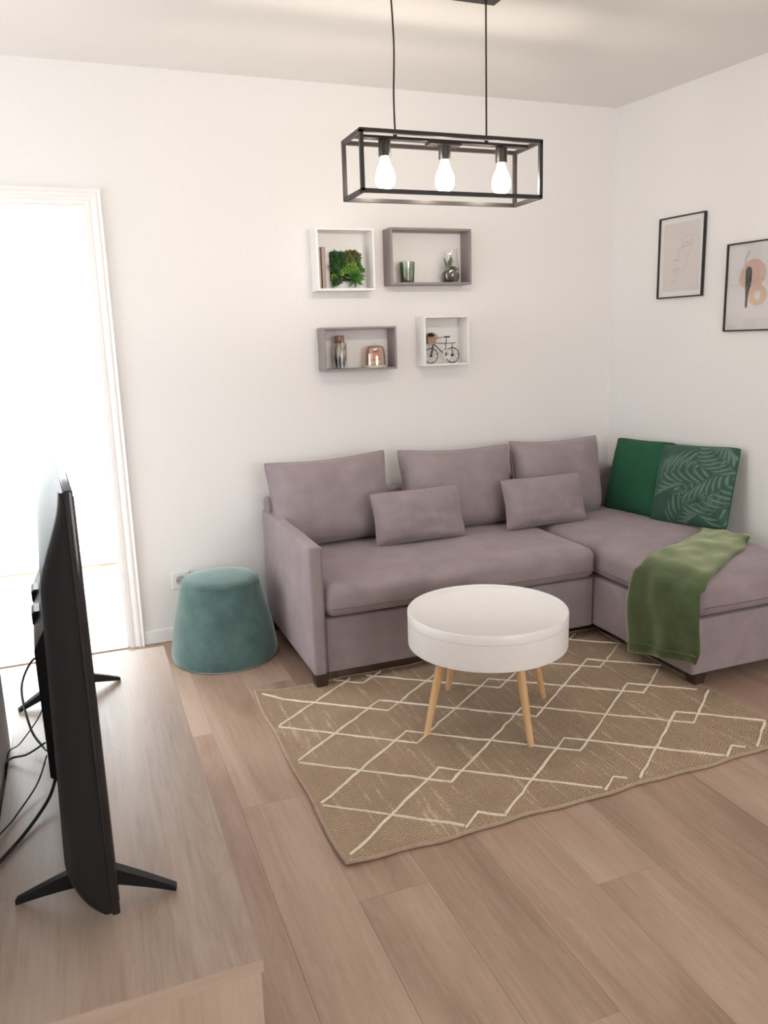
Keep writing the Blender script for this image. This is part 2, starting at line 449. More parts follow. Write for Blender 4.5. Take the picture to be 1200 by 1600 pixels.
def framed_wall_y(y0, y1, x0, x1, wx0, wx1, wz0, wz1):
    bm = B()
    for a, b in (((x0, y0, 0), (wx0, y1, H)), ((wx1, y0, 0), (x1, y1, H)), ((wx0, y0, 0), (wx1, y1, wz0)), ((wx0, y0, wz1), (wx1, y1, H))):
        if abs(b[2]-a[2]) > 1e-4: box(bm, a, b)
    return bm
struct('wall_hall', framed_wall_x(XH-0.12, XH, YL-0.12, 0.12, -1.5, -0.25, 0.06, 2.1), M_WALL)
struct('wall_front', framed_wall_y(YR-0.12, YR, XL-0.12, 1.0, -2.15, 0.35, 0.65, 2.25), M_WALL)
struct('wall_far', framed_wall_y(YF, YF+0.12, XH-0.12, 0.14, -3.85, -1.65, 0.04, 2.2), M_WALL)
struct('wall_next_left', box(B(), (XH-0.12, 0.12, 0), (XH, YF, H)), M_WALL)
struct('wall_next_right', box(B(), (-1.35, 0.12, 0), (-1.25, YF, H)), M_WALL)
def window(n, a, b, axis, sashes=2):
    """window frame and panes in the hole from corner a to corner b"""
    a = Vector(a); b = Vector(b); w = 0.05
    bm = B(); al = 'x' if axis == 'y' else 'y'
    i = 0 if axis == 'y' else 1
    def seg(lo, hi, z0, z1):
        p, q = a.copy(), b.copy(); p[i], q[i] = lo, hi; p.z, q.z = z0, z1
        box(bm, p, q, 0.004)
    seg(a[i], b[i], a.z, a.z+w); seg(a[i], b[i], b.z-w, b.z)
    seg(a[i], a[i]+w, a.z+w, b.z-w); seg(b[i]-w, b[i], a.z+w, b.z-w)
    o = struct(f'window_{n}', bm, M_TRIM)
    for k in range(sashes):
        lo = a[i]+w + (b[i]-a[i]-2*w)*k/sashes; hi = a[i]+w + (b[i]-a[i]-2*w)*(k+1)/sashes
        p, q = a.copy(), b.copy(); mid = (a[1-i]+b[1-i])/2
        p[i], q[i] = lo, hi; p[1-i], q[1-i] = mid-0.003, mid+0.003; p.z, q.z = a.z+w, b.z-w
        obj('pane', box(B(), p, q), M_PANE, o)
    return o
window(1, (-3.85, YF+0.03, 0.04), (-1.65, YF+0.09, 2.2), 'y', 1)
window(2, (-2.15, YR-0.09, 0.65), (0.35, YR-0.03, 2.25), 'y', 2)  # unseen rear window, added to let the rear fill in
window(3, (XH-0.09, -1.5, 0.06), (XH-0.03, -0.25, 2.1), 'x', 2)  # unseen hall window, made up and sized for the side fill

# door casing around the doorway: stepped profile swept around the opening
def casing():
    prof = [(0.0, 0.0), (0.0, 0.012), (0.016, 0.012), (0.020, 0.009), (0.028, 0.012), (0.036, 0.018), (0.044, 0.019), (0.050, 0.014), (0.057, 0.020), (0.062, 0.022), (0.062, 0.0)]
    bm = B(); pts = []
    for k in range(4):
        ring = []
        for (o, d) in prof:
            x, z = [(XD0-o, 0), (XD0-o, ZD+o), (XD1+o, ZD+o), (XD1+o, 0)][k]
            ring.append(bm.verts.new((x, -d, z)))
        pts.append(ring)
    for k in range(3):
        for i in range(len(prof)-1):
            bm.faces.new((pts[k][i], pts[k][i+1], pts[k+1][i+1], pts[k+1][i]))
    bm.faces.new(pts[0]); bm.faces.new(list(reversed(pts[3])))
    # jamb lining
    box(bm, (XD1-0.012, -0.002, 0), (XD1+0.001, 0.122, ZD)); box(bm, (XD0-0.001, -0.002, 0), (XD0+0.012, 0.122, ZD))
    box(bm, (XD0+0.012, -0.0025, ZD-0.012), (XD1-0.012, 0.1225, ZD+0.001))
    return bm
struct('trim_1', casing(), M_TRIM)
struct('trim_2', box(B(), (XD0+0.012, -0.02, 0.0), (XD1-0.012, 0.13, 0.006), 0.002), M_CAB)     # threshold strip
struct('baseboard_back', box(B(), (XD1+0.063, -0.013, 0), (-0.01, -0.0005, 0.066), 0.003), M_TRIM)
def bbr():
    a, b, c, d = wpt(0.02, 0, 0.0005), wpt(5.9, 0, 0.0005), wpt(5.9, 0, 0.013), wpt(0.02, 0, 0.013)
    return prism(B(), [(v.x, v.y) for v in (a, b, c, d)], 0, 0.066)
struct('baseboard_right', bbr(), M_TRIM)

# ================================================================ sofa
SX0, SX1, SCH = -1.993, -0.004, -0.668        # arm outer, right end, chaise left side
SYB, SYF, SYC = -0.02, -0.84, -1.457           # back, seat front, chaise front
sofa = thing('corner_sofa', 'grey-mauve suede corner sofa with a chaise on the right and one slim arm', 'sofa', ((SX0+SX1)/2, -0.5, 0.0))
AW = 0.056
def P(x, y, z): return Vector((x, y, z))
obj('seat_base', rbox(B(), (SX0+AW+0.003, SYF+0.012, 0.062), (SCH-0.004, SYB-0.01, 0.288), 0.010, 0.2), M_SOFA, sofa, True)
obj('chaise_base', rbox(B(), (SCH, SYC, 0.062), (SX1-0.03, SYB-0.01, 0.288), 0.012, 0.2), M_SOFA, sofa, True)
obj('arm', rbox(B(), (SX0, SYF-0.002, 0.062), (SX0+AW, SYB-0.005, 0.592), 0.012, 0.06,
     lambda p, u: p + Vector((-0.004*(1-u.y**2)*(1-u.z**2)*(1 if u.x < 0 else -1), 0, 0.003*hnoise(p.y*6, 3.1) if u.z > 0.9 else 0))), M_SOFA, sofa, True)
obj('backrest', rbox(B(), (SX0+0.01, -0.115, 0.25), (SX1-0.03, SYB+0.004, 0.655), 0.02, 0.1), M_SOFA, sofa, True)
def seat_disp(ampl, yf):
    def f(p, u):
        q = p.copy()
        if u.z > -0.2:
            k = (1-abs(u.x)**4)*(1-max(0, u.y)**6)
            q.z += ampl*k*(0.6+0.4*(1-u.y*u.y))*(u.z+0.2)/1.2
            q.z += 0.006*hnoise(p.x*4, p.y*4, 1.0)*(u.z > 0.6)
        if u.y < -0.9: q.y -= 0.012*(1-u.z*u.z)*(1-abs(u.x)**6) + 0.003*hnoise(p.x*9, p.z*9)
        return q
    return f
obj('seat_cushion', rbox(B(), (SX0+AW+0.001, SYF-0.012, 0.293), (SCH-0.003, -0.10, 0.432), 0.045, 0.04, seat_disp(0.012, SYF), 6), M_SOFA, sofa, True)
def ch_disp(p, u):
    q = p.copy()
    if u.z > -0.2:
        q.z += 0.012*(1-abs(u.x)**4)*(1-abs(u.y)**6)*(u.z+0.2)/1.2 + 0.005*hnoise(p.x*4, p.y*4, 7.0)*(u.z > 0.6)
    if u.y < -0.9: q.y -= 0.010*(1-u.z*u.z)*(1-abs(u.x)**6)
    if u.x < -0.9: q.x -= 0.010*(1-u.z*u.z)*(1-abs(u.y)**6)*(1 if p.y < SYF-0.03 else 0.0)
    return q
obj('chaise_cushion', rbox(B(), (SCH+0.003, SYC-0.012, 0.293), (SX1-0.02, -0.10, 0.436), 0.045, 0.04, ch_disp, 6), M_SOFA, sofa, True)
# sewn seams on the cushion fronts
def seam(pts, r=0.0022): return tube(B(), catmull(pts, 6), r, 6)
obj('seam', seam([(SX0+AW+0.02, SYF-0.022, 0.335), (-1.6, SYF-0.0245, 0.333), (-1.1, SYF-0.0245, 0.333), (SCH-0.03, SYF-0.022, 0.335)]), M_SOFA_SEAM, sofa, True)
obj('seam', seam([(SCH-0.006, SYF-0.06, 0.337), (SCH-0.0065, -1.1, 0.335), (SCH-0.0045, -1.42, 0.337)]), M_SOFA_SEAM, sofa, True)
obj('seam', seam([(SCH+0.03, SYC-0.0205, 0.337), (-0.4, SYC-0.0215, 0.335), (-0.06, SYC-0.0205, 0.337)]), M_SOFA_SEAM, sofa, True)
obj('seam', seam([(SX0+AW-0.006, SYF-0.0032, 0.07), (SX0+AW-0.006, SYF-0.0032, 0.575)], 0.0012), M_SOFA_SEAM, sofa, True)
def leg_at(x, y, z0=0.0):
    bm = B(); s0, s1 = 0.022, 0.030
    vs = [bm.verts.new((x+a*s0, y+b*s0, z0)) for a, b in ((-1, -1), (1, -1), (1, 1), (-1, 1))] + [bm.verts.new((x+a*s1, y+b*s1, 0.066)) for a, b in ((-1, -1), (1, -1), (1, 1), (-1, 1))]
    for f in ((3, 2, 1, 0), (4, 5, 6, 7), (0, 1, 5, 4), (1, 2, 6, 5), (2, 3, 7, 6), (3, 0, 4, 7)): bm.faces.new([vs[i] for i in f])
    return bm
for (x, y, z0) in ((SX0+0.033, SYF+0.034, 0.0095), (SX0+0.033, -0.06, 0), (SCH+0.06, SYC+0.045, 0.0095), (SX1-0.08, SYC+0.045, 0), (SX1-0.08, -0.08, 0), (SCH-0.05, -0.10, 0)):
    l = obj('leg', leg_at(x, y, z0), M_LEGW, sofa, True, smooth=False)
    l['label'] = 'dark brown wooden block foot'

# ================================================================ cushions
def pillow_bm(w, h, t, pinch=0.06, pw=2.6, n=26, seed=0, box_edge=0.0, wr=0.007, attr=None, slump=0.0):
    """pillow standing on its lower edge: x width, z height, y thickness (front is -y); origin at base centre"""
    bm = B(); grids = []
    for side in (-1, 1):
        g = []
        for j in range(n+1):
            row = []
            for i in range(n+1):
                u = -math.cos(PI*i/n)*0.35 + (2*i/n-1)*0.65; v = -math.cos(PI*j/n)*0.35 + (2*j/n-1)*0.65
                prof = ((1-abs(u)**pw)*(1-abs(v)**pw))
                th = t/2*max(prof, 0)**0.55
                x = w/2*u*(1-pinch*(1-v*v)*u*u); z = h/2*v*(1-pinch*(1-u*u)*v*v)
                if slump: z -= slump*max(0, v)*(1-u*u)*h*0.5; th *= 1 + slump*(0.5-0.6*v)
                cc = (abs(u)*abs(v))**5; kb = 2.2 if (slump and v < 0) else 1.0; x *= 1-0.035*kb*cc; z -= h/2*v*0.045*kb*cc
                wrk = wr*hnoise(u*3.1+seed*7, v*3.1, side*2.0) + wr*0.5*hnoise(u*8+seed, v*8, side)
                edge = (1-abs(u)**8)*(1-abs(v)**8)
                # gathers that fan out of the corners
                cr_ = wr*0.9*math.sin(14*math.atan2(1.02-abs(v), 1.02-abs(u)))*math.exp(-3.0*((1-abs(u))**2+(1-abs(v))**2)**0.5*2)
                y = side*(th+(wrk+cr_)*edge)
                row.append(bm.verts.new((x, y, z+h/2)) if side < 0 or (0 < i < n and 0 < j < n) else grids[0][j][i])
            g.append(row)
        grids.append(g)
        for j in range(n):
            for i in range(n):
                q = (g[j][i], g[j][i+1], g[j+1][i+1], g[j+1][i])
                bm.faces.new(q if side < 0 else tuple(reversed(q)))
    return bm, grids
def pillow(name, label, group, mat, w, h, t, loc, yaw, tilt, roll=0.0, cat='cushion', seam_mat=None, **kw):
    th = thing(name, label, cat, loc, group=group, rot=(tilt, roll, yaw))
    bm, grids = pillow_bm(w, h, t, **kw)
    g = grids[0]; n = len(g)-1
    rim = [g[0][i].co.copy() for i in range(n)] + [g[j][n].co.copy() for j in range(n)] + [g[n][n-i].co.copy() for i in range(n)] + [g[n-j][0].co.copy() for j in range(n)]
    obj('cover', bm, mat, th)
    obj('piping', tube(B(), rim, 0.0028, 6, closed=True), seam_mat or mat, th)
    return th
R = math.radians
GB = 'back cushions of the corner sofa'
pillow('back_cushion', 'large grey-mauve back cushion beside the slim sofa arm', GB, M_SOFA, 0.605, 0.418, 0.19, (-1.690, -0.235, 0.437), R(1), R(-11), R(-1.6), pinch=0.07, pw=4.0, seed=1, slump=0.05, seam_mat=M_SOFA)
pillow('back_cushion', 'large grey-mauve back cushion in the middle of the sofa', GB, M_SOFA, 0.625, 0.412, 0.19, (-1.045, -0.235, 0.437), R(0), R(-11), R(1.3), pinch=0.07, pw=4.0, seed=2, slump=0.05, seam_mat=M_SOFA)
pillow('back_cushion', 'large grey-mauve back cushion in the corner next to the green cushions', GB, M_SOFA, 0.545, 0.412, 0.19, (-0.462, -0.225, 0.437), R(0), R(-10), R(0.6), pinch=0.07, pw=4.0, seed=3, slump=0.05, seam_mat=M_SOFA)
GL = 'small lumbar cushions on the corner sofa'
pillow('lumbar_cushion', 'small oblong grey-mauve cushion in front of the left and middle back cushions', GL, M_SOFA, 0.46, 0.248, 0.13, (-1.332, -0.42, 0.446), R(0), R(-16), R(-0.6), pinch=0.06, seed=4)
pillow('lumbar_cushion', 'small oblong grey-mauve cushion leaning where seat and chaise meet', GL, M_SOFA, 0.46, 0.248, 0.13, (-0.655, -0.42, 0.446), R(-0.5), R(-16), R(-0.4), pinch=0.06, seed=5)
WY = -PI/2 + WA
pillow('throw_cushion', 'plain dark green velvet cushion leaning on the wall beside the corner back cushion', None, M_GREEN, 0.40, 0.392, 0.12, (-0.125, -0.378, 0.440), WY, R(-14.5), R(-1.0), pinch=0.045, seed=6, wr=0.006)

# palm-leaf cushion: woven two-tone leaves held as a colour attribute on a dense cover
def palm_mask(U, V):
    mask = np.zeros_like(U)
    fronds = [  # base x, base y, angle, length, bend, leaflet length
        (0.98, 0.02, 118, 0.75, 0.9, 0.26), (-0.05, 0.30, 62, 0.75, -1.1, 0.30), (0.35, -0.05, 75, 0.62, -1.2, 0.28),
        (0.10, 0.62, 18, 0.90, -0.35, 0.30), (0.45, 0.22, 20, 0.70, 0.5, 0.26), (1.05, 0.72, 160, 0.55, -0.5, 0.24)]
    for bx, by, ang, L, bend, LL in fronds:
        own = np.zeros_like(U); clear = np.zeros_like(U)
        nk = 9
        for k in range(nk):
            s = (k+0.5)/nk; a0 = math.radians(ang)+bend*s
            cx = bx + L*s*math.cos(math.radians(ang)+bend*s/2); cy_ = by + L*s*math.sin(math.radians(ang)+bend*s/2)
            ll = LL*math.sin(PI*min(0.93, s*0.7+0.25))
            for sd in (-1, 1):
                px, py = cx, cy_
                for q in range(13):
                    tq = q/12; aa = a0+sd*(1.15-0.75*tq)
                    px += ll/12*math.cos(aa); py += ll/12*math.sin(aa)
                    wq = 0.0150*(math.sin(PI*(0.14+0.84*tq))**0.7)
                    d = np.sqrt((U-px)**2+(V-py)**2)
                    own = np.maximum(own, np.clip((wq-d)/0.005+0.5, 0, 1))
                    clear = np.maximum(clear, np.clip((wq+0.012-d)/0.005+0.5, 0, 1))
        mask = mask*(1-clear)+own
    return np.clip(mask, 0, 1)
def palm_mat():
    m = NT('palm_velvet'); at = m.n('ShaderNodeAttribute', attribute_name='palm')
    tc = m.n('ShaderNodeTexCoord'); nz = m.n('ShaderNodeTexNoise', Scale=12.0, Detail=4.0); m.l(tc.outputs['Object'], nz.inputs['Vector'])
    ca = m.ramp(nz.outputs[0], [(0.3, (0.019, 0.062, 0.043, 1)), (0.7, (0.030, 0.088, 0.062, 1))])
    cb = m.ramp(nz.outputs[0], [(0.3, (0.085, 0.155, 0.118, 1)), (0.7, (0.125, 0.205, 0.16, 1))])
    m.l(m.mix(at.outputs['Fac'], ca, cb), m.bsdf.inputs['Base Color']); m.set(Roughness=0.75)
    m.bsdf.inputs['Sheen Weight'].default_value = 0.3; m.bsdf.inputs['Sheen Tint'].default_value = (0.3, 0.45, 0.38, 1)
    m.bump(at.outputs['Fac'], 0.35, 0.003)
    return m.m
M_PALM = palm_mat()
pc = pillow('throw_cushion', 'green velvet cushion with a pale palm leaf pattern leaning on the wall', None, M_PALM, 0.42, 0.395, 0.13, (-0.078, -0.735, 0.442), R(-75), R(-15.5), R(-1.8), pinch=0.035, seed=8, n=150, wr=0.005, seam_mat=M_GREEN)
for ch in pc.children:
    if ch.name.startswith('cover'):
        me = ch.data; co = np.empty(len(me.vertices)*3); me.vertices.foreach_get('co', co); co = co.reshape(-1, 3)
        msk = palm_mask(co[:, 0]/0.42+0.5, co[:, 2]/0.395)
        a = me.attributes.new('palm', 'FLOAT', 'POINT'); a.data.foreach_set('value', msk.astype(np.float32))

# ================================================================ throw over the chaise
def throw_pt(s, t):
    """s: 0 right end on top .. 1 hem; t: 0 back edge .. 1 front edge"""
    Ltop, Ldrop, rr = 0.66, 0.395, 0.05
    L = Ltop+Ldrop; d = s*L
    xr, xl = -0.035, SCH-0.012
    zt = 0.452
    yb0, yf0 = -0.84, -1.135        # right end
    yb1, yf1 = -1.135, -1.50        # at chaise edge
    if d < Ltop:
        k = d/Ltop; x = xr+(xl+0.012-xr)*k
        x -= 0.055*abs(2*t-1)**3*max(0, 1-k/0.22)
        yb = yb0+(yb1-yb0)*(k**0.85); yf = yf0+(yf1-yf0)*(k**1.15)
        z = zt + 0.012*math.sin(PI*k)*math.sin(PI*t) + 0.010*hnoise(x*9, t*4, 2.2)
        z += 0.022*math.exp(-((k)/0.07)**2)*(t**2)                     # lifted corner
        if k > 0.88: z -= 0.030*((k-0.88)/0.12)**2
    else:
        k = (d-Ltop)/Ldrop
        z = 0.424 - 0.372*k + 0.085*k*t
        x = xl - 0.010 - 0.016*math.sin(PI*min(1, k*1.2)) - 0.014*hnoise(t*3.5, k*1.2, 4.0) - 0.010*(1+math.sin(t*11+k*2))*k - 0.004
        sp_ = 0.018*math.sin(PI*k)
        yb, yf = yb1+0.0*k+sp_*0.6, yf1-0.012*k-sp_
    y = yb+(yf-yb)*t + 0.006*hnoise(s*8, t*3, 9.0)
    return Vector((x, y, z))
def build_throw():
    ns, nt = 64, 30
    bm = B(); top = [[bm.verts.new(throw_pt(i/ns, j/nt)) for j in range(nt+1)] for i in range(ns+1)]
    for i in range(ns):
        for j in range(nt): bm.faces.new((top[i][j], top[i+1][j], top[i+1][j+1], top[i][j+1]))
    bmesh.ops.recalc_face_normals(bm, faces=bm.faces)
    bm.normal_update()
    # make it a folded double layer with round edges
    nrm = {v: v.normal.copy() for v in bm.verts}
    sgn = 1 if nrm[top[5][15]].z > 0 else -1
    bot = [[None]*(nt+1) for _ in range(ns+1)]
    T = 0.013
    for i in range(ns+1):
        for j in range(nt+1):
            e = min(1, min(i, ns-i)/1.5, min(j, nt-j)/1.5)
            v = top[i][j]; nn = nrm[v]*sgn
            bot[i][j] = bm.verts.new(v.co - nn*T*0.35); v.co = v.co + nn*T*(0.15+0.5*e)
    for i in range(ns):
        for j in range(nt): bm.faces.new((bot[i][j], bot[i][j+1], bot[i+1][j+1], bot[i+1][j]))
    for i in range(ns):
        bm.faces.new((top[i][0], bot[i][0], bot[i+1][0], top[i+1][0])); bm.faces.new((top[i][nt], top[i+1][nt], bot[i+1][nt], bot[i][nt]))
    for j in range(nt):
        bm.faces.new((top[0][j], top[0][j+1], bot[0][j+1], bot[0][j])); bm.faces.new((top[ns][j], bot[ns][j], bot[ns][j+1], top[ns][j+1]))
    return bm
th = thing('throw_blanket', 'folded olive green fleece throw draped over the chaise and down its side', 'blanket', (-0.45, -1.2, 0.05))
obj('blanket', build_throw(), M_THROW, th, True, angle=80)
hem = [throw_pt(0.955, j/20)+Vector((-0.011, 0, 0)) for j in range(21)]
obj('hem_stitching', tube(B(), hem, 0.003, 6), M_THROW, th, True)

# ================================================================ rug
RX0, RX1, RY0, RY1, RT = -2.226, -0.604, -1.922, -0.768, 0.009
def rug_edge_y(x, front):
    k = (x-RX0)/(RX1-RX0)
    y = (-1.926+0.018*k) if front else (-0.790+0.055*k)
    return y + 0.004*math.sin(x*14+(0 if front else 2)) + 0.003*math.sin(x*33)
def rug_z(x, y):
    z = RT
    d = math.hypot(x-RX0, y-rug_edge_y(RX0, False)); z += 0.016*math.exp(-(d/0.09)**2)          # curled back corner
    d = math.hypot(x-RX0, y-rug_edge_y(RX0, True)); z += 0.006*math.exp(-(d/0.06)**2)
    return z
def rug_pt(u, v):
    x = RX0+(RX1-RX0)*u; yf, yb = rug_edge_y(x, True), rug_edge_y(x, False)
    y = yf+(yb-yf)*v
    x += 0.003*math.sin(y*15)*(1 if u in (0, 1) else 0)
    return Vector((x, y, rug_z(x, y)))
rug = thing('area_rug', 'beige woven rug with a cream diamond lattice under the round coffee table', 'rug', ((RX0+RX1)/2, (RY0+RY1)/2, 0.0))
def rug_bm():
    nx, ny = 60, 44; bm = B()
    t = [[bm.verts.new(rug_pt(i/nx, j/ny)) for j in range(ny+1)] for i in range(nx+1)]
    b = [[bm.verts.new(rug_pt(i/nx, j/ny)-Vector((0, 0, RT-0.001))) for j in range(ny+1)] for i in range(nx+1)]
    for i in range(nx):
        for j in range(ny):
            bm.faces.new((t[i][j], t[i+1][j], t[i+1][j+1], t[i][j+1])); bm.faces.new((b[i][j], b[i][j+1], b[i+1][j+1], b[i+1][j]))
    for i in range(nx):
        bm.faces.new((t[i][0], b[i][0], b[i+1][0], t[i+1][0])); bm.faces.new((t[i][ny], t[i+1][ny], b[i+1][ny], b[i][ny]))
    for j in range(ny):
        bm.faces.new((t[0][j], t[0][j+1], b[0][j+1], b[0][j])); bm.faces.new((t[nx][j], b[nx][j], b[nx][j+1], t[nx][j+1]))
    return bm
obj('woven_field', rug_bm(), M_RUG, rug, True)
per = [rug_pt(i/60, 0) for i in range(60)] + [rug_pt(1, j/44) for j in range(44)] + [rug_pt(1-i/60, 1) for i in range(60)] + [rug_pt(0, 1-j/44) for j in range(44)]
obj('bound_edge', tube(B(), [p-Vector((0, 0, 0.0025)) for p in per], 0.006, 8, closed=True), M_RUGHEM, rug, True)
# lattice of raised cream lines: interlocking zigzags that overlap in small squares
def rug_lines():
    C0, PX, PYr, hs = -2.270, 0.4725, 0.2705, 0.047
    r = random.Random(11)
    for row in range(-1, 6):
        yc = -1.90+PYr*row
        for ph in (0, 1):
            pts = []
            for c in range(0, 9):
                x = C0+PX*c/1.0
                y = (yc-hs) if (c+ph) % 2 == 0 else (yc+PYr+hs)
                pts.append(Vector((x, y, 0)))
            # small squares also touch left and right of their centre: follow straight lines between turns
            seg = []
            for a, b in zip(pts[:-1], pts[1:]):
                n = 14
                for k in range(n):
                    p = a.lerp(b, k/n)
                    if k: p += Vector((r.uniform(-1, 1)*0.0028, r.uniform(-1, 1)*0.0028, 0))
                    seg.append(p)
            run = []
            def flush():
                if len(run) > 1:
                    q = [Vector((p.x, p.y, rug_z(p.x, p.y)-0.0004+0.003*math.exp(-(math.hypot(p.x-RX0, p.y-rug_edge_y(RX0, False))/0.09)**2))) for p in run]
                    rad = [0.0043*(0.75+0.5*r.random()) for _ in q]
                    o = obj('cream_line', tube(B(), q, rad, 6), M_RUGLINE, rug, True)
                run.clear()
            for p in seg:
                inside = RX0+0.004 < p.x < RX1-0.012 and rug_edge_y(p.x, True)+0.006 < p.y < rug_edge_y(p.x, False)-0.006
                if inside: run.append(p)
                else: flush()
            flush()
rug_lines()

# ================================================================ coffee table
ct = thing('coffee_table', 'round white drum coffee table with a lift-off lid and four beech legs on the rug', 'table', (-1.478, -1.320, RT), 0)
TR, Z0, Z1, Z2 = 0.284, 0.292-RT, 0.388-RT, 0.420-RT
obj('drum', lathe(B(), [(0.01, Z0), (TR-0.006, Z0), (TR-0.001, Z0+0.004), (TR, Z0+0.01), (TR, Z1-0.0008), (TR-0.001, Z1-0.0003), (0.01, Z1-0.0005)], n=96), M_WHITE, ct)
obj('lid', lathe(B(), [(0.01, Z1+0.0005), (TR-0.001, Z1+0.0004), (TR+0.0003, Z1+0.0012), (TR+0.0003, Z2-0.003), (TR-0.002, Z2), (TR-0.006, Z2), (TR-0.009, Z2-0.003), (TR-0.010, Z2-0.017), (TR-0.014, Z2-0.020), (0.01, Z2-0.020)], n=96), M_WHITE, ct)
for (fx, fy) in ((-1.741, -1.363), (-1.456, -1.585), (-1.514, -1.06), (-1.216, -1.281)):
    d = Vector((fx+1.478, fy+1.320, 0)); a = d*0.73
    l = obj('leg', tube(B(), [d, d.lerp(a, 0.5)+Vector((0, 0, Z0/2)), a+Vector((0, 0, Z0))], [0.0105, 0.0135, 0.0165], 18), M_BEECH, ct)
    l['label'] = 'splayed tapered beech leg'

# ================================================================ pouf
pf = thing('pouf', 'tapered teal velvet pouf on the floor between doorway and sofa arm', 'pouf', (-2.252, -0.282, 0), 0)
def pouf_bm():
    bm = B()
    prof = [(0.01, 0.0), (0.222, 0.0), (0.231, 0.006), (0.234, 0.02), (0.232, 0.05), (0.222, 0.12), (0.207, 0.2), (0.190, 0.27), (0.176, 0.325), (0.170, 0.343), (0.163, 0.352)]
    lathe(bm, prof, n=64, cap1=False)
    for v in bm.verts:
        a = math.atan2(v.co.y, v.co.x); k = 1+0.010*hnoise(math.cos(a)*2.2, math.sin(a)*2.2, v.co.z*7)
        v.co.x *= k; v.co.y *= k
    return bm
obj('side', pouf_bm(), M_POUF, pf)
obj('top_pad', lathe(B(), [(0.166, 0.349), (0.165, 0.357), (0.158, 0.363), (0.13, 0.369), (0.09, 0.373), (0.05, 0.375), (0.008, 0.3755)], n=64), M_POUF, pf)
obj('piping', tube(B(), [(0.167*math.cos(2*PI*i/64), 0.167*math.sin(2*PI*i/64), 0.3505) for i in range(64)], 0.0035, 8, closed=True), M_POUF, pf)

# ================================================================ wall socket
ws = thing('wall_socket', 'square white wall socket low on the wall behind the pouf', 'socket', (-2.393, 0.0, 0.292))
obj('plate', rbox(B(), (-0.041, -0.010, -0.041), (0.041, -0.0005, 0.041), 0.004, 0.05), M_SOCKET, ws)
mr = Matrix.Rotation(R(90), 4, 'X')
obj('socket_well', lathe(B(), [(0.023, 0.0095), (0.0235, 0.0125), (0.0205, 0.0125), (0.0195, 0.0108), (0.002, 0.0108)], n=32, mat=mr), M_SOCKIN, ws)
for dx in (-0.0095, 0.0095): obj('hole', lathe(B(), [(0.0028, 0.0106), (0.0028, 0.0116), (0.0005, 0.0116)], c=(dx, 0, 0), n=12, mat=mr), M_BLACK, ws)
obj('earth_pin', lathe(B(), [(0.0024, 0.0106), (0.0024, 0.016), (0.001, 0.017)], c=(0, 0.010, 0), n=12, mat=mr), M_PIN, ws)

# ================================================================ pendant lamp
LX0, LX1, LY0, LY1, LZ0, LZ1 = -1.840, -1.184, -1.172, -0.998, 1.832, 2.012
LYC = (LY0+LY1)/2
lamp = thing('pendant_lamp', 'black rectangular cage pendant lamp with three glowing bulbs over the coffee table', 'lamp', (-1.512, LYC, LZ0))
bm = B(); t = 0.0125
for y in (LY0, LY1):
    for z in (LZ0, LZ1): bar(bm, (LX0-t/2, y, z), (LX1+t/2, y, z), t)
    for x in (LX0, LX1): bar(bm, (x, y, LZ0), (x, y, LZ1), t)
for x in (LX0, LX1):
    for z in (LZ0, LZ1): bar(bm, (x, LY0, z), (x, LY1, z), t)
obj('cage', bm, M_BLACK, lamp, True, smooth=False)
obj('socket_bar', box(B(), (LX0, LYC-0.014, LZ1-0.004), (LX1, LYC+0.014, LZ1+0.006), 0.001), M_BLACK, lamp, True, smooth=False)
obj('centre_plate', box(B(), (-1.572, LYC-0.022, LZ1-0.012), (-1.452, LYC+0.022, LZ1-0.004), 0.001), M_BLACK, lamp, True, smooth=False)
obj('canopy', box(B(), (-1.745, LYC-0.055, 2.472), (-1.285, LYC+0.055, H), 0.002), M_BLACK, lamp, True, smooth=False)
for x, wob in ((-1.688, 0.004), (-1.347, 0.0)):
    obj('cable', tube(B(), catmull([(x-0.004*(wob > 0), LYC, 2.474), (x+wob, LYC, 2.30), (x-wob*0.3, LYC, 2.15), (x, LYC, LZ1+0.03)], 5), 0.0032, 8), M_BLACK, lamp, True)
    obj('cable_grip', lathe(B(), [(0.007, 0.0), (0.007, 0.012), (0.004, 0.022)], c=(x, LYC, LZ1+0.006), n=12), M_BLACK, lamp, True)
for x in (-1.727, -1.508, -1.289):
    obj('bulb_holder', lathe(B(), [(0.019, 0.0), (0.0205, 0.002), (0.0205, 0.048), (0.017, 0.052)], c=(x, LYC, LZ1-0.056), n=24), M_BLACK, lamp, True)
    zt = LZ1-0.054
    b = obj('bulb', lathe(B(), [(0.013, 0.0), (0.014, -0.010), (0.019, -0.024), (0.0275, -0.042), (0.0325, -0.060), (0.0338, -0.074), (0.031, -0.088), (0.022, -0.099), (0.012, -0.105), (0.003, -0.107)], c=(x, LYC, zt), n=28), M_BULB, lamp, True)
    b['label'] = 'lit pear-shaped filament bulb'
    pl = bpy.data.lights.new('filament_light', 'POINT'); pl.energy = BULB; pl.color = (1.0, 0.885, 0.755); pl.shadow_soft_size = 0.024
    po = bpy.data.objects.new('filament_light', pl); COL.objects.link(po); po.location = (x, LYC, zt-0.066)

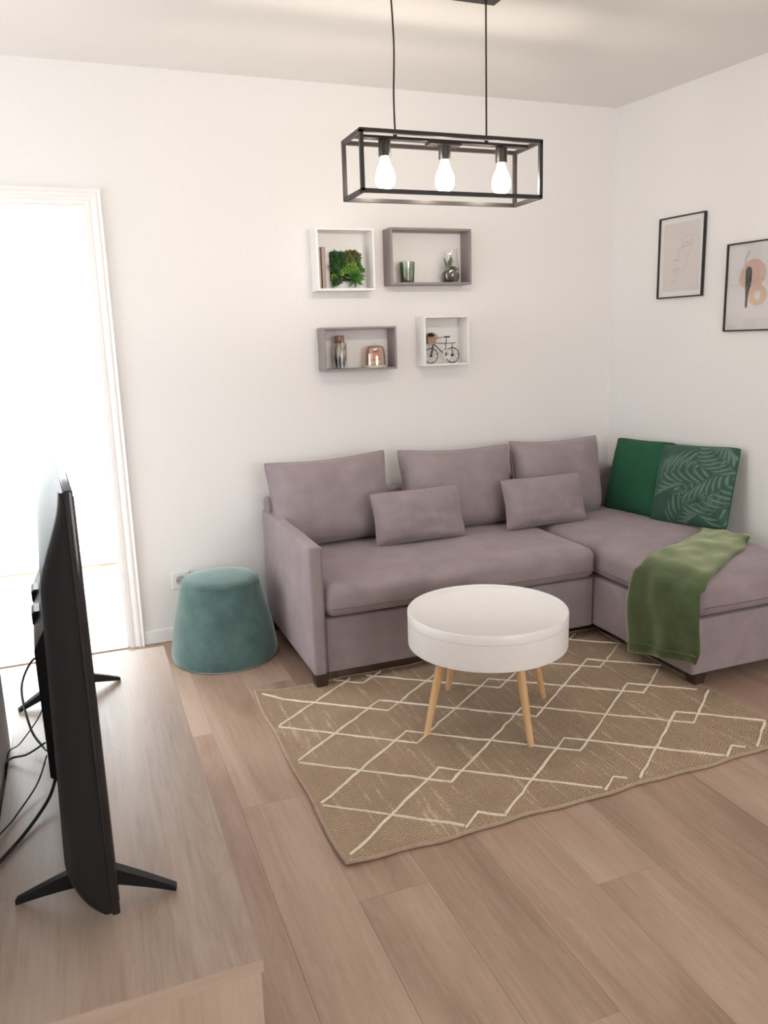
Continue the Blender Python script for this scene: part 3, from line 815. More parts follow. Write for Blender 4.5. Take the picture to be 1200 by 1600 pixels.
# ================================================================ box shelves on the back wall
def shelf(label, mat, x0, x1, z0, z1, back=None, tk=0.010, dy=-0.10):
    o = thing('box_shelf', label, 'shelf', ((x0+x1)/2, 0.0, z0), group='box shelves on the back wall')
    y0 = -0.0006
    obj('top_panel', box(B(), (x0, dy, z1-tk), (x1, y0, z1), 0.0008), mat, o, True, smooth=False)
    obj('bottom_panel', box(B(), (x0, dy, z0), (x1, y0, z0+tk), 0.0008), mat, o, True, smooth=False)
    obj('side_panel', box(B(), (x0, dy, z0+tk), (x0+tk, y0, z1-tk), 0.0008), mat, o, True, smooth=False)
    obj('side_panel', box(B(), (x1-tk, dy, z0+tk), (x1, y0, z1-tk), 0.0008), mat, o, True, smooth=False)
    return o
W1 = (-1.683, -1.402, 1.594, 1.870); G1 = (-1.322, -0.900, 1.619, 1.877); G2 = (-1.668, -1.304, 1.228, 1.429); W2 = (-1.160, -0.915, 1.234, 1.473)
shelf('white square box shelf holding books and a panel of green plants', M_WHITE, *W1)
shelf('large grey box shelf holding a green tumbler and a terrarium', M_GREYB, *G1)
shelf('long grey box shelf holding a corked bottle and a glass cloche', M_GREYB, *G2)
shelf('small white box shelf holding a miniature bicycle', M_WHITE, *W2)
TK = 0.010
# --- books and plant picture in the white shelf
M_BOOKA = plain('book_cover_rose', (0.50, 0.40, 0.36), 0.6); M_BOOKB = plain('book_cover_taupe', (0.42, 0.31, 0.27), 0.6); M_PAGES = plain('book_pages', (0.78, 0.74, 0.68), 0.9, var=0.04, scale=200)
def book(label, x, th_, h, d, mat, yb):
    o = thing('book', label, 'book', (x+th_/2, yb-d/2, W1[2]+TK), group='books in the white box shelf')
    z0 = W1[2]+TK
    bm = B(); c = 0.0016
    box(bm, (x, yb-d, z0), (x+c, yb, z0+h)); box(bm, (x+th_-c, yb-d, z0), (x+th_, yb, z0+h)); box(bm, (x, yb-d, z0), (x+th_, yb-d+c, z0+h))
    obj('cover', bm, mat, o, True, smooth=False)
    obj('pages', box(B(), (x+c, yb-d+c, z0+0.002), (x+th_-c, yb-0.002, z0+h-0.002)), M_PAGES, o, True, smooth=False)
book('slim rose-grey book upright at the left side of the white box shelf', -1.671, 0.013, 0.178, 0.072, M_BOOKA, -0.006)
book('slim taupe book upright beside the plant panel', -1.656, 0.018, 0.183, 0.078, M_BOOKB, -0.006)
PX0, PX1, PZ0 = -1.630, -1.440, W1[2]+TK
pp_ = thing('plant_panel', 'white square panel with a black box of artificial green plants', 'plant panel', ((PX0+PX1)/2, -0.030, PZ0))
obj('backing', box(B(), (PX0, -0.038, PZ0), (PX1, -0.020, PZ0+0.186), 0.001), M_MATW, pp_, True, smooth=False)
GX0, GX1, GZ0, GZ1 = -1.604, -1.468, PZ0+0.036, PZ0+0.166
obj('planter_box', box(B(), (GX0, -0.060, GZ0), (GX1, -0.038, GZ1), 0.002), plain('black_planter', (0.012, 0.014, 0.01), 0.8), pp_, True, smooth=False)
def leafm(name, c): return plain(name, c, 0.5, var=0.35, scale=60)
M_LD, M_LM, M_LB, M_LO = leafm('leaf_dark', (0.022, 0.075, 0.018)), leafm('leaf_mid', (0.055, 0.15, 0.025)), leafm('leaf_bright', (0.16, 0.30, 0.035)), leafm('leaf_olive', (0.09, 0.11, 0.03))
def leaf(bm, p, d, L, w, droop=0.25, upv=None):
    """pointed folded leaf"""
    p = Vector(p); d = Vector(d).normalized(); side = d.cross(Vector(upv) if upv else Vector((0, -1, 0.2)))
    if side.length < 1e-3: side = d.orthogonal()
    side.normalize(); n = side.cross(d).normalized()
    rows = []
    for k, (t, wk) in enumerate(((0, 0.25), (0.3, 0.9), (0.6, 1.0), (0.85, 0.55))):
        c = p+d*L*t - n*droop*L*t*t
        rows.append([bm.verts.new(c-side*w*wk/2+n*w*0.12), bm.verts.new(c), bm.verts.new(c+side*w*wk/2+n*w*0.12)])
    tip = bm.verts.new(p+d*L-n*droop*L)
    for a, b in zip(rows[:-1], rows[1:]):
        bm.faces.new((a[0], a[1], b[1], b[0])); bm.faces.new((a[1], a[2], b[2], b[1]))
    bm.faces.new((rows[-1][0], rows[-1][1], tip)); bm.faces.new((rows[-1][1], rows[-1][2], tip))
def rosette(bm, c, n, L, w, r, out=0.7, face=(0, -1, 0)):
    c = Vector(c); f = Vector(face).normalized(); u = f.orthogonal().normalized(); v = f.cross(u)
    for k in range(n):
        a = 2.399*k; e = 0.35+0.65*(k/n)
        d = (u*math.cos(a)+v*math.sin(a))*e*out*1.6 + f*(1.25-e)
        leaf(bm, c+Vector((r.uniform(-1, 1), 0, r.uniform(-1, 1)))*0.001, d, L*(0.6+0.5*e), w, 0.15, upv=f)
rr_ = random.Random(4)
def cluster(name, spots, n, L, w, mat, out=0.7):
    bm = B()
    for x, z in spots: rosette(bm, (GX0+(GX1-GX0)*x, -0.060, GZ0+(GZ1-GZ0)*z), n, L, w, rr_, out)
    obj(name, bm, mat, pp_, True)['kind'] = 'stuff'
cluster('dark_rosette', [(0.14, 0.88), (0.36, 0.84), (0.2, 0.66), (0.42, 0.62), (0.08, 0.5), (0.16, 0.34)], 22, 0.026, 0.010, M_LD, 0.8)
cluster('dark_rosette', [(0.62, 0.9), (0.80, 0.92), (0.94, 0.82), (0.72, 0.74), (0.52, 0.72)], 20, 0.026, 0.010, M_LO, 0.8)
cluster('small_leaf_sprig', [(0.55, 0.60), (0.68, 0.62), (0.80, 0.56), (0.48, 0.36), (0.60, 0.34), (0.36, 0.28), (0.08, 0.14), (0.74, 0.38), (0.88, 0.40)], 14, 0.018, 0.013, M_LB, 0.7)
cluster('small_leaf_sprig', [(0.98, 0.62), (1.05, 0.45), (1.12, 0.36)], 8, 0.017, 0.012, M_LM, 0.8)
cluster('spiky_rosette', [(0.84, 0.10)], 24, 0.052, 0.012, M_LM, 0.75)
cluster('trailing_leaves', [(0.14, 0.04), (0.22, 0.0), (0.10, -0.06)], 10, 0.026, 0.014, M_LD, 0.8)
# --- tumbler and terrarium in the large grey shelf
def irid():
    m = NT('iridescent_green_glass')
    tr = m.n('ShaderNodeBsdfTransparent'); tr.inputs[0].default_value = (0.84, 0.88, 0.82, 1)
    gl = m.n('ShaderNodeBsdfGlossy'); gl.inputs['Roughness'].default_value = 0.12
    geo = m.n('ShaderNodeNewGeometry'); tc = m.n('ShaderNodeTexCoord'); sp_ = m.n('ShaderNodeSeparateXYZ'); m.l(tc.outputs['Object'], sp_.inputs[0])
    an = m.math('ARCTAN2', sp_.outputs[1], sp_.outputs[0])
    st = m.math('MULTIPLY_ADD', m.math('SINE', m.math('MULTIPLY', an, 9.0)), 0.5, 0.5)
    m.l(m.ramp(st, [(0.0, (0.30, 0.36, 0.26, 1)), (0.45, (0.55, 0.66, 0.58, 1)), (0.7, (0.60, 0.72, 0.74, 1)), (1.0, (0.62, 0.58, 0.40, 1))]), gl.inputs[0])
    lw = m.n('ShaderNodeLayerWeight', Blend=0.4); fac = m.math('MULTIPLY_ADD', lw.outputs['Facing'], 0.35, 0.42)
    mx = m.n('ShaderNodeMixShader'); m.l(fac, mx.inputs[0]); m.l(tr.outputs[0], mx.inputs[1]); m.l(gl.outputs[0], mx.inputs[2])
    m.l(mx.outputs[0], m.out.inputs[0]); m.t.nodes.remove(m.bsdf); return m.m
tb = thing('tumbler', 'iridescent green glass tumbler in the large grey box shelf', 'glass', (-1.222, -0.052, G1[2]+TK))
obj('glass_wall', lathe(B(), [(0.004, 0.001), (0.031, 0.001), (0.033, 0.004), (0.0385, 0.096), (0.0375, 0.097), (0.0365, 0.096), (0.0315, 0.010), (0.004, 0.008)], n=48), irid(), tb)
obj('candle_wax', lathe(B(), [(0.004, 0.0095), (0.030, 0.0105), (0.0305, 0.012), (0.030, 0.026), (0.004, 0.026)], n=32), plain('green_wax', (0.25, 0.30, 0.20), 0.5), tb)
te = thing('terrarium', 'clear glass terrarium of dark succulents in the large grey box shelf', 'terrarium', (-0.992, -0.053, G1[2]+TK))
def vase_bm():
    prof = [(0.004, 0.001), (0.030, 0.001), (0.040, 0.006), (0.0455, 0.025), (0.0455, 0.045), (0.043, 0.075), (0.038, 0.11), (0.034, 0.138), (0.036, 0.152), (0.0345, 0.152), (0.0325, 0.138), (0.0365, 0.11), (0.0415, 0.075), (0.044, 0.045), (0.044, 0.025), (0.038, 0.009), (0.004, 0.005)]
    bm = lathe(B(), prof, n=48)
    for v in bm.verts:
        if v.co.z > 0.12: v.co.z += v.co.x*0.25
    return bm
obj('glass_vessel', vase_bm(), M_GLASS, te)
M_SOIL = plain('dark_moss', (0.055, 0.038, 0.028), 0.95, var=0.5, scale=120, bump=0.8)
def soil_bm():
    bm = lathe(B(), [(0.004, 0.006), (0.036, 0.010), (0.0425, 0.024), (0.0425, 0.044), (0.03, 0.054), (0.012, 0.057), (0.003, 0.058)], n=40)
    for v in bm.verts:
        if v.co.z > 0.03: v.co.z += 0.006*hnoise(v.co.x*110, v.co.y*110, 0.4)
    return bm
obj('soil', soil_bm(), M_SOIL, te)
M_SUC1, M_SUC2 = plain('aloe_leaf', (0.10, 0.12, 0.065), 0.55, var=0.3), plain('succulent_leaf', (0.075, 0.08, 0.045), 0.6, var=0.3)
bm = B()
for k in range(11):
    a = 2.399*k; d = Vector((math.cos(a)*0.20, math.sin(a)*0.20, 1))
    L = 0.078*(0.7+0.35*rr_.random())
    q = [Vector((-0.013, -0.004, 0.050))+d.normalized()*L*tt+Vector((math.cos(a), math.sin(a), 0))*0.010*tt*tt for tt in (0, .3, .6, .85, 1)]
    tube(bm, q, [0.005, 0.0054, 0.004, 0.0022, 0.0003], 6)
o = obj('aloe', bm, M_SUC1, te); o['label'] = 'upright spiky succulent'
bm = B(); rosette(bm, (0.016, -0.014, 0.054), 26, 0.026, 0.011, rr_, 0.6, (0, -0.3, 1)); rosette(bm, (0.020, 0.010, 0.062), 22, 0.026, 0.011, rr_, 0.6, (0.1, 0, 1))
obj('rosette_succulent', bm, M_SUC2, te)['kind'] = 'stuff'
bm = bmesh.new(); bmesh.ops.create_icosphere(bm, subdivisions=2, radius=0.009)
for v in bm.verts: v.co *= 1+0.12*hnoise(*(v.co*120))
bmesh.ops.translate(bm, vec=(0.002, -0.020, 0.052), verts=bm.verts)
obj('white_pebble', bm, M_MATW, te)
# --- bottle and cloche in the long grey shelf
bt = thing('bottle', 'clear glass bottle with a cork, twine and dried leaves in the long grey box shelf', 'bottle', (-1.575, -0.052, G2[2]+TK))
obj('glass_body', lathe(B(), [(0.004, 0.001), (0.030, 0.001), (0.034, 0.005), (0.0345, 0.085), (0.032, 0.100), (0.022, 0.118), (0.0195, 0.124), (0.0195, 0.138), (0.018, 0.138), (0.0178, 0.124), (0.0205, 0.117), (0.030, 0.099), (0.0328, 0.085), (0.0325, 0.007), (0.004, 0.004)], n=40), M_GLASS, bt)
obj('cork', lathe(B(), [(0.004, 0.126), (0.0172, 0.127), (0.0215, 0.139), (0.022, 0.150), (0.018, 0.154), (0.003, 0.154)], n=24), plain('cork', (0.26, 0.15, 0.11), 0.9, var=0.3, scale=200), bt)
bm = B()
for k in range(3): tube(bm, [(0.0215*math.cos(2*PI*i/24), 0.0215*math.sin(2*PI*i/24), 0.121+0.0035*k+0.001*math.sin(i)) for i in range(24)], 0.0018, 6, closed=True)
tube(bm, catmull([(-0.02, -0.010, 0.126), (-0.034, -0.016, 0.135), (-0.040, -0.012, 0.128), (-0.025, -0.012, 0.123)], 5), 0.0014, 6)
tube(bm, catmull([(0.004, -0.0225, 0.124), (0.012, -0.030, 0.105), (0.008, -0.0375, 0.085)], 5), 0.0013, 6)
obj('twine', bm, plain('twine', (0.20, 0.12, 0.09), 0.9, var=0.3, scale=300), bt)
M_DRY1, M_DRY2, M_DRYD = plain('dried_leaf', (0.30, 0.23, 0.17), 0.8, var=0.3), plain('dried_leaf_pale', (0.52, 0.45, 0.38), 0.8, var=0.2), plain('dried_moss', (0.05, 0.05, 0.035), 0.9, var=0.4)
bm = B()
for k in range(12):
    a = 2.4*k; leaf(bm, (0.012*math.cos(a), 0.012*math.sin(a), 0.012+0.005*(k % 4)), (0.25*math.cos(a), 0.25*math.sin(a), 1), 0.075+0.02*(k % 3), 0.016, 0.05, upv=(math.cos(a), math.sin(a), 0.1))
obj('dried_leaf_bundle', bm, [M_DRY2], bt)['kind'] = 'stuff'
bm = B()
for k in range(16):
    a = 2.4*k+1; leaf(bm, (0.018*math.cos(a), 0.018*math.sin(a), 0.006), (0.25*math.cos(a), 0.25*math.sin(a), 1), 0.045+0.012*(k % 3), 0.013, 0.1, upv=(math.cos(a), math.sin(a), 0.1))
obj('moss_filling', bm, M_DRYD, bt)['kind'] = 'stuff'
cl = thing('glass_cloche', 'copper-tinted glass cloche over a candle in the long grey box shelf', 'cloche', (-1.402, -0.052, G2[2]+TK))
M_COPG = glass('copper_glass', (0.97, 0.89, 0.84, 1), 0.10, 0.05, edge=0.4)
obj('dome', lathe(B(), [(0.0535, 0.010), (0.053, 0.055), (0.048, 0.088), (0.044, 0.097), (0.036, 0.102), (0.006, 0.104), (0.006, 0.1025), (0.0355, 0.1005), (0.0425, 0.096), (0.0465, 0.087), (0.0515, 0.055), (0.052, 0.010)], n=48, cap0=False, cap1=False), M_COPG, cl)
obj('knob', lathe(B(), [(0.004, 0.103), (0.005, 0.110), (0.009, 0.116), (0.011, 0.124), (0.009, 0.131), (0.003, 0.134)], n=24), M_GLASS, cl)
obj('base', lathe(B(), [(0.004, 0.0), (0.056, 0.0), (0.0575, 0.003), (0.0575, 0.007), (0.055, 0.0095), (0.004, 0.0095)], n=48), plain('pale_base', (0.62, 0.55, 0.47), 0.35), cl)
obj('candle_glass', lathe(B(), [(0.004, 0.010), (0.028, 0.0105), (0.034, 0.018), (0.034, 0.034), (0.004, 0.034)], n=32), plain('candle_holder', (0.62, 0.58, 0.52), 0.25), cl)
obj('candle', lathe(B(), [(0.004, 0.0345), (0.031, 0.035), (0.031, 0.066), (0.029, 0.069), (0.004, 0.069)], n=32), plain('peach_wax', (0.66, 0.30, 0.19), 0.5), cl)

# --- miniature bicycle in the small white shelf
bk = thing('miniature_bicycle', 'dark metal miniature bicycle with a planted basket in the small white box shelf', 'ornament', (-1.035, -0.055, W2[2]+TK))
M_BR = plain('bronze_metal', (0.055, 0.032, 0.028), 0.5, metal=0.3)
def wheel(cx, cz, r):
    o = obj('wheel', tube(B(), [(cx+r*math.cos(2*PI*i/36), 0, cz+r*math.sin(2*PI*i/36)) for i in range(36)], 0.0022, 8, closed=True), M_BR, bk)
    bm = B()
    for k in range(8):
        a = 2*PI*k/8+0.25
        tube(bm, [(cx, 0, cz), (cx+r*math.cos(a), 0, cz+r*math.sin(a))], 0.0008, 5)
    obj('spokes', bm, M_BR, o)
    obj('hub', lathe(B(), [(0.001, -0.005), (0.006, -0.005), (0.006, 0.005), (0.001, 0.005)], n=14, mat=Matrix.Translation((cx, 0, cz)) @ Matrix.Rotation(R(90), 4, 'X')), M_BR, o)
FWx, RWx, WR = -0.070, 0.047, 0.0360
wheel(FWx, WR+0.0022, WR); wheel(RWx, WR+0.0022, WR)
bm = B(); cz = WR+0.002
tube(bm, [(FWx, -0.005, cz), (FWx+0.012, -0.005, cz+0.05)], 0.0018, 6); tube(bm, [(FWx, 0.005, cz), (FWx+0.012, 0.005, cz+0.05)], 0.0018, 6)
tube(bm, [(FWx+0.012, -0.005, cz+0.05), (FWx+0.012, 0.005, cz+0.05)], 0.0018, 6)
tube(bm, [(FWx+0.012, 0, cz+0.05), (FWx+0.020, 0, cz+0.085)], 0.0022, 6)               # head tube
tube(bm, catmull([(FWx+0.014, 0, cz+0.058), (-0.03, 0, cz+0.035), (0.0, 0, cz+0.008)], 5), 0.0026, 8)   # down tube
tube(bm, catmull([(FWx+0.016, 0, cz+0.063), (-0.01, 0, cz+0.059), (0.030, 0, cz+0.058), (RWx+0.020, 0, cz+0.060)], 5), 0.0018, 6)  # top tube and rack
tube(bm, [(0.0, 0, cz+0.008), (0.010, 0, cz+0.035), (0.016, 0, cz+0.088)], 0.0019, 6)    # seat post
for s in (-1, 1):
    tube(bm, [(0.0, 0.004*s, cz+0.008), (RWx, 0.005*s, cz)], 0.0015, 6); tube(bm, [(RWx, 0.005*s, cz), (RWx, 0.005*s, cz+0.058)], 0.0012, 6)
obj('frame', bm, M_BR, bk)
bm = B()
for s in (-1, 1): tube(bm, catmull([(FWx+0.020, 0, cz+0.085), (FWx+0.022, 0.012*s, cz+0.088), (FWx+0.036, 0.020*s, cz+0.084), (FWx+0.052, 0.022*s, cz+0.090)], 5), 0.0016, 6)
obj('handlebar', bm, M_BR, bk)
obj('saddle', rbox(B(), (0.002, -0.008, cz+0.086), (0.034, 0.008, cz+0.093), 0.0034, 0.01, lambda p, u: Vector((p.x, p.y*(0.55+0.45*(u.x+1)/2), p.z))), M_BR, bk)
obj('chain_guard', lathe(B(), [(0.012, -0.0075), (0.021, -0.0075), (0.021, -0.0055), (0.012, -0.0055)], n=28, cap0=False, cap1=False, mat=Matrix.Translation((0.012, -0.014, cz+0.006)) @ Matrix.Rotation(R(90), 4, 'X')), plain('cream_enamel', (0.72, 0.68, 0.62), 0.5), bk)
obj('kickstand', box(B(), (RWx-0.014, -0.016, 0.0002), (RWx+0.010, 0.016, 0.0022), 0.0005), M_BR, bk, smooth=False)
bs = Matrix.Translation((FWx+0.0, 0, cz+0.056)) @ Matrix.Rotation(R(6), 4, 'Y')
M_CRATE = plain('basket_wood', (0.42, 0.27, 0.18), 0.7, var=0.25, scale=80)
bm = B(); box(bm, (-0.020, -0.018, 0.0), (0.016, 0.018, 0.002), mat=bs)
for k in range(3):
    z = 0.002+0.0115*k; e = 0.0015*k
    for a, b in (((-0.022-e, -0.020-e, z), (0.018+e, -0.0175-e, z+0.0102)), ((-0.022-e, 0.0175+e, z), (0.018+e, 0.020+e, z+0.0102)), ((-0.022-e, -0.0175-e, z), (-0.0195-e, 0.0175+e, z+0.0102)), ((0.0155+e, -0.0175-e, z), (0.018+e, 0.0175+e, z+0.0102))): box(bm, a, b, mat=bs)
obj('basket', bm, M_CRATE, bk, smooth=False)
bm = B(); rosette(bm, bs @ Vector((-0.002, 0, 0.030)), 26, 0.038, 0.014, rr_, 0.55, (0, -0.1, 1))
obj('plant', bm, M_LM, bk)

# ================================================================ framed prints on the right wall
def frame_basis(s0, z0):
    m = Matrix((-wdir*-1, -wnrm, Vector((0, 0, 1)))).transposed().to_4x4()     # x along wall, y into wall, z up
    m.translation = wpt(s0, z0, 0.0); return m
def picture(label, s0, s1, z0, z1, mount):
    o = thing('framed_print', label, 'picture', wpt((s0+s1)/2, z0, 0.0), rot=(0, 0, math.atan2(wdir.y, wdir.x)), group=None)
    w, h = s1-s0, z1-z0; d, fwid = 0.018, 0.006
    # local: x along the wall to the right, -y out of the wall? wall normal is local -y rotated
    sg = 1 if (Matrix.Rotation(o.rotation_euler.z, 3, 'Z') @ Vector((0, 1, 0))).dot(wnrm) > 0 else -1
    def Y(v): return sg*v
    bm = B()
    for a, b in (((-w/2, 0.001, 0), (w/2, d, fwid)), ((-w/2, 0.001, h-fwid), (w/2, d, h)), ((-w/2, 0.001, fwid), (-w/2+fwid, d, h-fwid)), ((w/2-fwid, 0.001, fwid), (w/2, d, h-fwid))):
        box(bm, (a[0], Y(a[1]), a[2]), (b[0], Y(b[1]), b[2]), 0.0006)
    obj('frame', bm, M_BLACK, o, smooth=False)
    obj('sheet', box(B(), (-w/2+fwid, Y(0.002), fwid), (w/2-fwid, Y(0.008), h-fwid)), M_MATW if mount else M_PAPER2, o, smooth=False)
    obj('glazing', box(B(), (-w/2+fwid, Y(0.0125), fwid), (w/2-fwid, Y(0.0135), h-fwid)), M_GLAZE, o, smooth=False)
    return o, w, h, Y
M_PAPER2 = plain('print_paper', (0.74, 0.715, 0.72), 0.8, var=0.01)
M_GLAZE = glass('picture_glazing', (0.98, 0.98, 0.98, 1), 0.02, 0.05, edge=0.25)
def flat(pts, y0, y1):
    bm = B(); a = [bm.verts.new((x, y0, z)) for x, z in pts]; b = [bm.verts.new((x, y1, z)) for x, z in pts]
    bm.faces.new(a); bm.faces.new(list(reversed(b))); n = len(pts)
    for i in range(n):
        j = (i+1) % n; bm.faces.new((a[j], a[i], b[i], b[j]))
    return bm
def circ(x, z, rx, rz=None, n=40, a0=0, a1=2*PI):
    rz = rz or rx; return [(x+rx*math.cos(a0+(a1-a0)*i/n), z+rz*math.sin(a0+(a1-a0)*i/n)) for i in range(n)]
o, w, h, Y = picture('black framed line drawing of a face, nearer the room corner', 0.330, 0.606, 1.525, 1.908, True)
obj('printed_paper', box(B(), (-w/2+0.028, Y(0.0081), 0.030), (w/2-0.028, Y(0.0086), h-0.030)), plain('beige_print', (0.70, 0.645, 0.625), 0.8, var=0.01), o, smooth=False)
M_LINE = plain('pencil_line', (0.24, 0.20, 0.19), 0.8); M_LINE2 = plain('pencil_line_pale', (0.40, 0.34, 0.32), 0.8)
def stroke(mat, pts, r=0.0007):
    obj('drawn_line', tube(B(), catmull([(-w/2+u*w, Y(0.0088), h*(1-v)) for u, v in pts], 6), r, 5), mat, o)
stroke(M_LINE, [(0.50, 0.38), (0.54, 0.345), (0.62, 0.33), (0.70, 0.345)], 0.0010); stroke(M_LINE, [(0.50, 0.375), (0.58, 0.385), (0.68, 0.36)], 0.0010)
stroke(M_LINE, [(0.34, 0.545), (0.40, 0.535), (0.45, 0.545), (0.49, 0.535)], 0.0009); stroke(M_LINE, [(0.30, 0.655), (0.36, 0.64), (0.41, 0.65), (0.48, 0.64)], 0.0010); stroke(M_LINE, [(0.33, 0.665), (0.40, 0.68), (0.47, 0.65)], 0.0008)
stroke(M_LINE2, [(0.48, 0.30), (0.55, 0.265), (0.66, 0.25), (0.73, 0.265), (0.73, 0.33), (0.70, 0.42), (0.64, 0.53), (0.56, 0.64), (0.45, 0.75), (0.36, 0.805), (0.29, 0.79), (0.28, 0.75)])
stroke(M_LINE2, [(0.50, 0.38), (0.45, 0.44), (0.43, 0.50), (0.36, 0.52), (0.36, 0.55)]); stroke(M_LINE2, [(0.40, 0.56), (0.39, 0.60), (0.44, 0.605)]); stroke(M_LINE2, [(0.34, 0.70), (0.42, 0.715), (0.44, 0.70)])
o, w, h, Y = picture('black framed abstract print of overlapping peach circles and a dark stroke', 0.738, 1.028, 1.354, 1.742, False)
def sh(name, pts, c, k): obj(name, flat([(-w/2+x, h-z) for x, z in pts], Y(0.0081), Y(0.0083+0.0004*k)), plain('ink_'+name, c, 0.8, var=0.04, scale=40), o, smooth=False)
sh('large_circle', circ(0.140, 0.140, 0.064), (0.68, 0.48, 0.40), 1)
sh('side_circle', circ(0.112, 0.158, 0.044), (0.68, 0.50, 0.42), 0)
sh('dark_shape', [(0.100, 0.125), (0.104, 0.113), (0.113, 0.107), (0.124, 0.110), (0.132, 0.122), (0.133, 0.160), (0.130, 0.190), (0.122, 0.215), (0.118, 0.250), (0.117, 0.282), (0.111, 0.288), (0.106, 0.280), (0.106, 0.240), (0.103, 0.200)], (0.065, 0.05, 0.055), 3)
def ring_shape():
    bm = B(); n = 40; A = []
    for y in (Y(0.0081), Y(0.0091)):
        A.append([[bm.verts.new((-w/2+0.166+r_*math.cos(2*PI*i/n), y, h-(0.233+r_*k_*math.sin(2*PI*i/n)))) for i in range(n)] for r_, k_ in ((0.046, 1.0), (0.016, 1.3))])
    for i in range(n):
        j = (i+1) % n
        bm.faces.new((A[1][0][i], A[1][0][j], A[1][1][j], A[1][1][i])); bm.faces.new((A[0][0][i], A[0][0][j], A[1][0][j], A[1][0][i]))
    return bm
obj('tan_ring', ring_shape(), plain('ink_tan', (0.68, 0.49, 0.36), 0.8, var=0.06, scale=40), o)
obj('thin_line', tube(B(), catmull([(-w/2+0.092, Y(0.0088), h-0.09), (-w/2+0.098, Y(0.0088), h-0.068), (-w/2+0.112, Y(0.0088), h-0.05), (-w/2+0.118, Y(0.0088), h-0.042)], 6), 0.0009, 5), M_LINE, o)
obj('thin_line', tube(B(), catmull([(-w/2+0.108, Y(0.0096), h-0.20), (-w/2+0.135, Y(0.0096), h-0.175), (-w/2+0.170, Y(0.0096), h-0.163), (-w/2+0.205, Y(0.0096), h-0.170)], 6), 0.0008, 5), M_LINE2, o)

# ================================================================ TV bench
CX0, CX1, CY0, CY1, CZ = -2.992, -2.588, -2.672, -1.268, 0.45
cb = thing('tv_bench', 'long low pale oak bench along the left wall carrying the television', 'cabinet', ((CX0+CX1)/2, (CY0+CY1)/2, 0))
obj('top_panel', box(B(), (CX0, CY0, CZ-0.022), (CX1, CY1, CZ), 0.001), M_CAB, cb, True, smooth=False)
M_CABX = wood('cabinet_oak_edge', (0.33, 0.235, 0.18, 1), (0.45, 0.345, 0.275, 1), (0.53, 0.42, 0.345, 1), axis='X', rough=0.4, plank=False)
obj('edge_band', box(B(), (CX0, CY0-0.0008, CZ-0.0215), (CX1, CY0-0.00005, CZ-0.0006)), M_CABX, cb, True, smooth=False)
obj('side_panel', box(B(), (CX0+0.006, CY0+0.003, 0.0), (CX1-0.004, CY0+0.021, CZ-0.022), 0.001), M_CABV, cb, True, smooth=False)
obj('side_panel', box(B(), (CX0+0.006, CY1-0.021, 0.0), (CX1-0.004, CY1-0.003, CZ-0.022), 0.001), M_CABV, cb, True, smooth=False)
obj('back_panel', box(B(), (CX0+0.006, CY0+0.021, 0.06), (CX0+0.012, CY1-0.021, CZ-0.022)), M_WHITE, cb, True, smooth=False)
obj('bottom_panel', box(B(), (CX0+0.012, CY0+0.021, 0.06), (CX1-0.022, CY1-0.021, 0.078)), M_CAB, cb, True, smooth=False)
obj('plinth', box(B(), (CX1-0.06, CY0+0.021, 0.0), (CX1-0.045, CY1-0.021, 0.06)), M_CAB, cb, True, smooth=False)
nd = 3
for k in range(nd):
    a = CY0+0.023+(CY1-CY0-0.046)*k/nd+0.0015; b = CY0+0.023+(CY1-CY0-0.046)*(k+1)/nd-0.0015
    obj('door', box(B(), (CX1-0.022, a, 0.062), (CX1-0.005, b, CZ-0.025), 0.001), M_CAB, cb, True, smooth=False)

# ================================================================ television
TVA = math.atan2(0.045, 1.0)
TL, TZ0, TZ1 = 1.075, 0.038, 0.716
tvc = Vector((-2.782, -2.535, 0)) + Matrix.Rotation(TVA, 3, 'Z') @ Vector((0, TL/2, 0))
tv = thing('television', 'black flat television seen from behind, standing on the oak bench', 'television', (tvc.x, tvc.y, CZ), TVA)
obj('bezel', rbox(B(), (-0.013, -TL/2, TZ0), (0.0, TL/2, TZ1), 0.003, 0.2, rs=2), M_TVG, tv)
obj('screen', box(B(), (-0.001, -TL/2+0.010, TZ0+0.018), (0.0012, TL/2-0.010, TZ1-0.010)), M_SCREEN, tv, smooth=False)
def shell_t(y, z):
    ss = lambda x: (lambda q: q*q*(3-2*q))(min(1, max(0, x)))
    e = min(1, (TL/2-abs(y))/0.045); side = math.sqrt(max(0, 1-(1-max(0, e))**2))
    k = (z-TZ0)/(TZ1-TZ0)
    body = 0.060-0.022*k
    bot = math.sqrt(max(0, 1-(1-min(1, (z-TZ0)/0.12))**2))
    tp = ss((TZ1-z)/0.16)
    return 0.002+body*(0.25+0.75*side)*min(bot+0.06, 1)*(0.12+0.88*tp)*(0.35+0.65*ss(side*1.2))
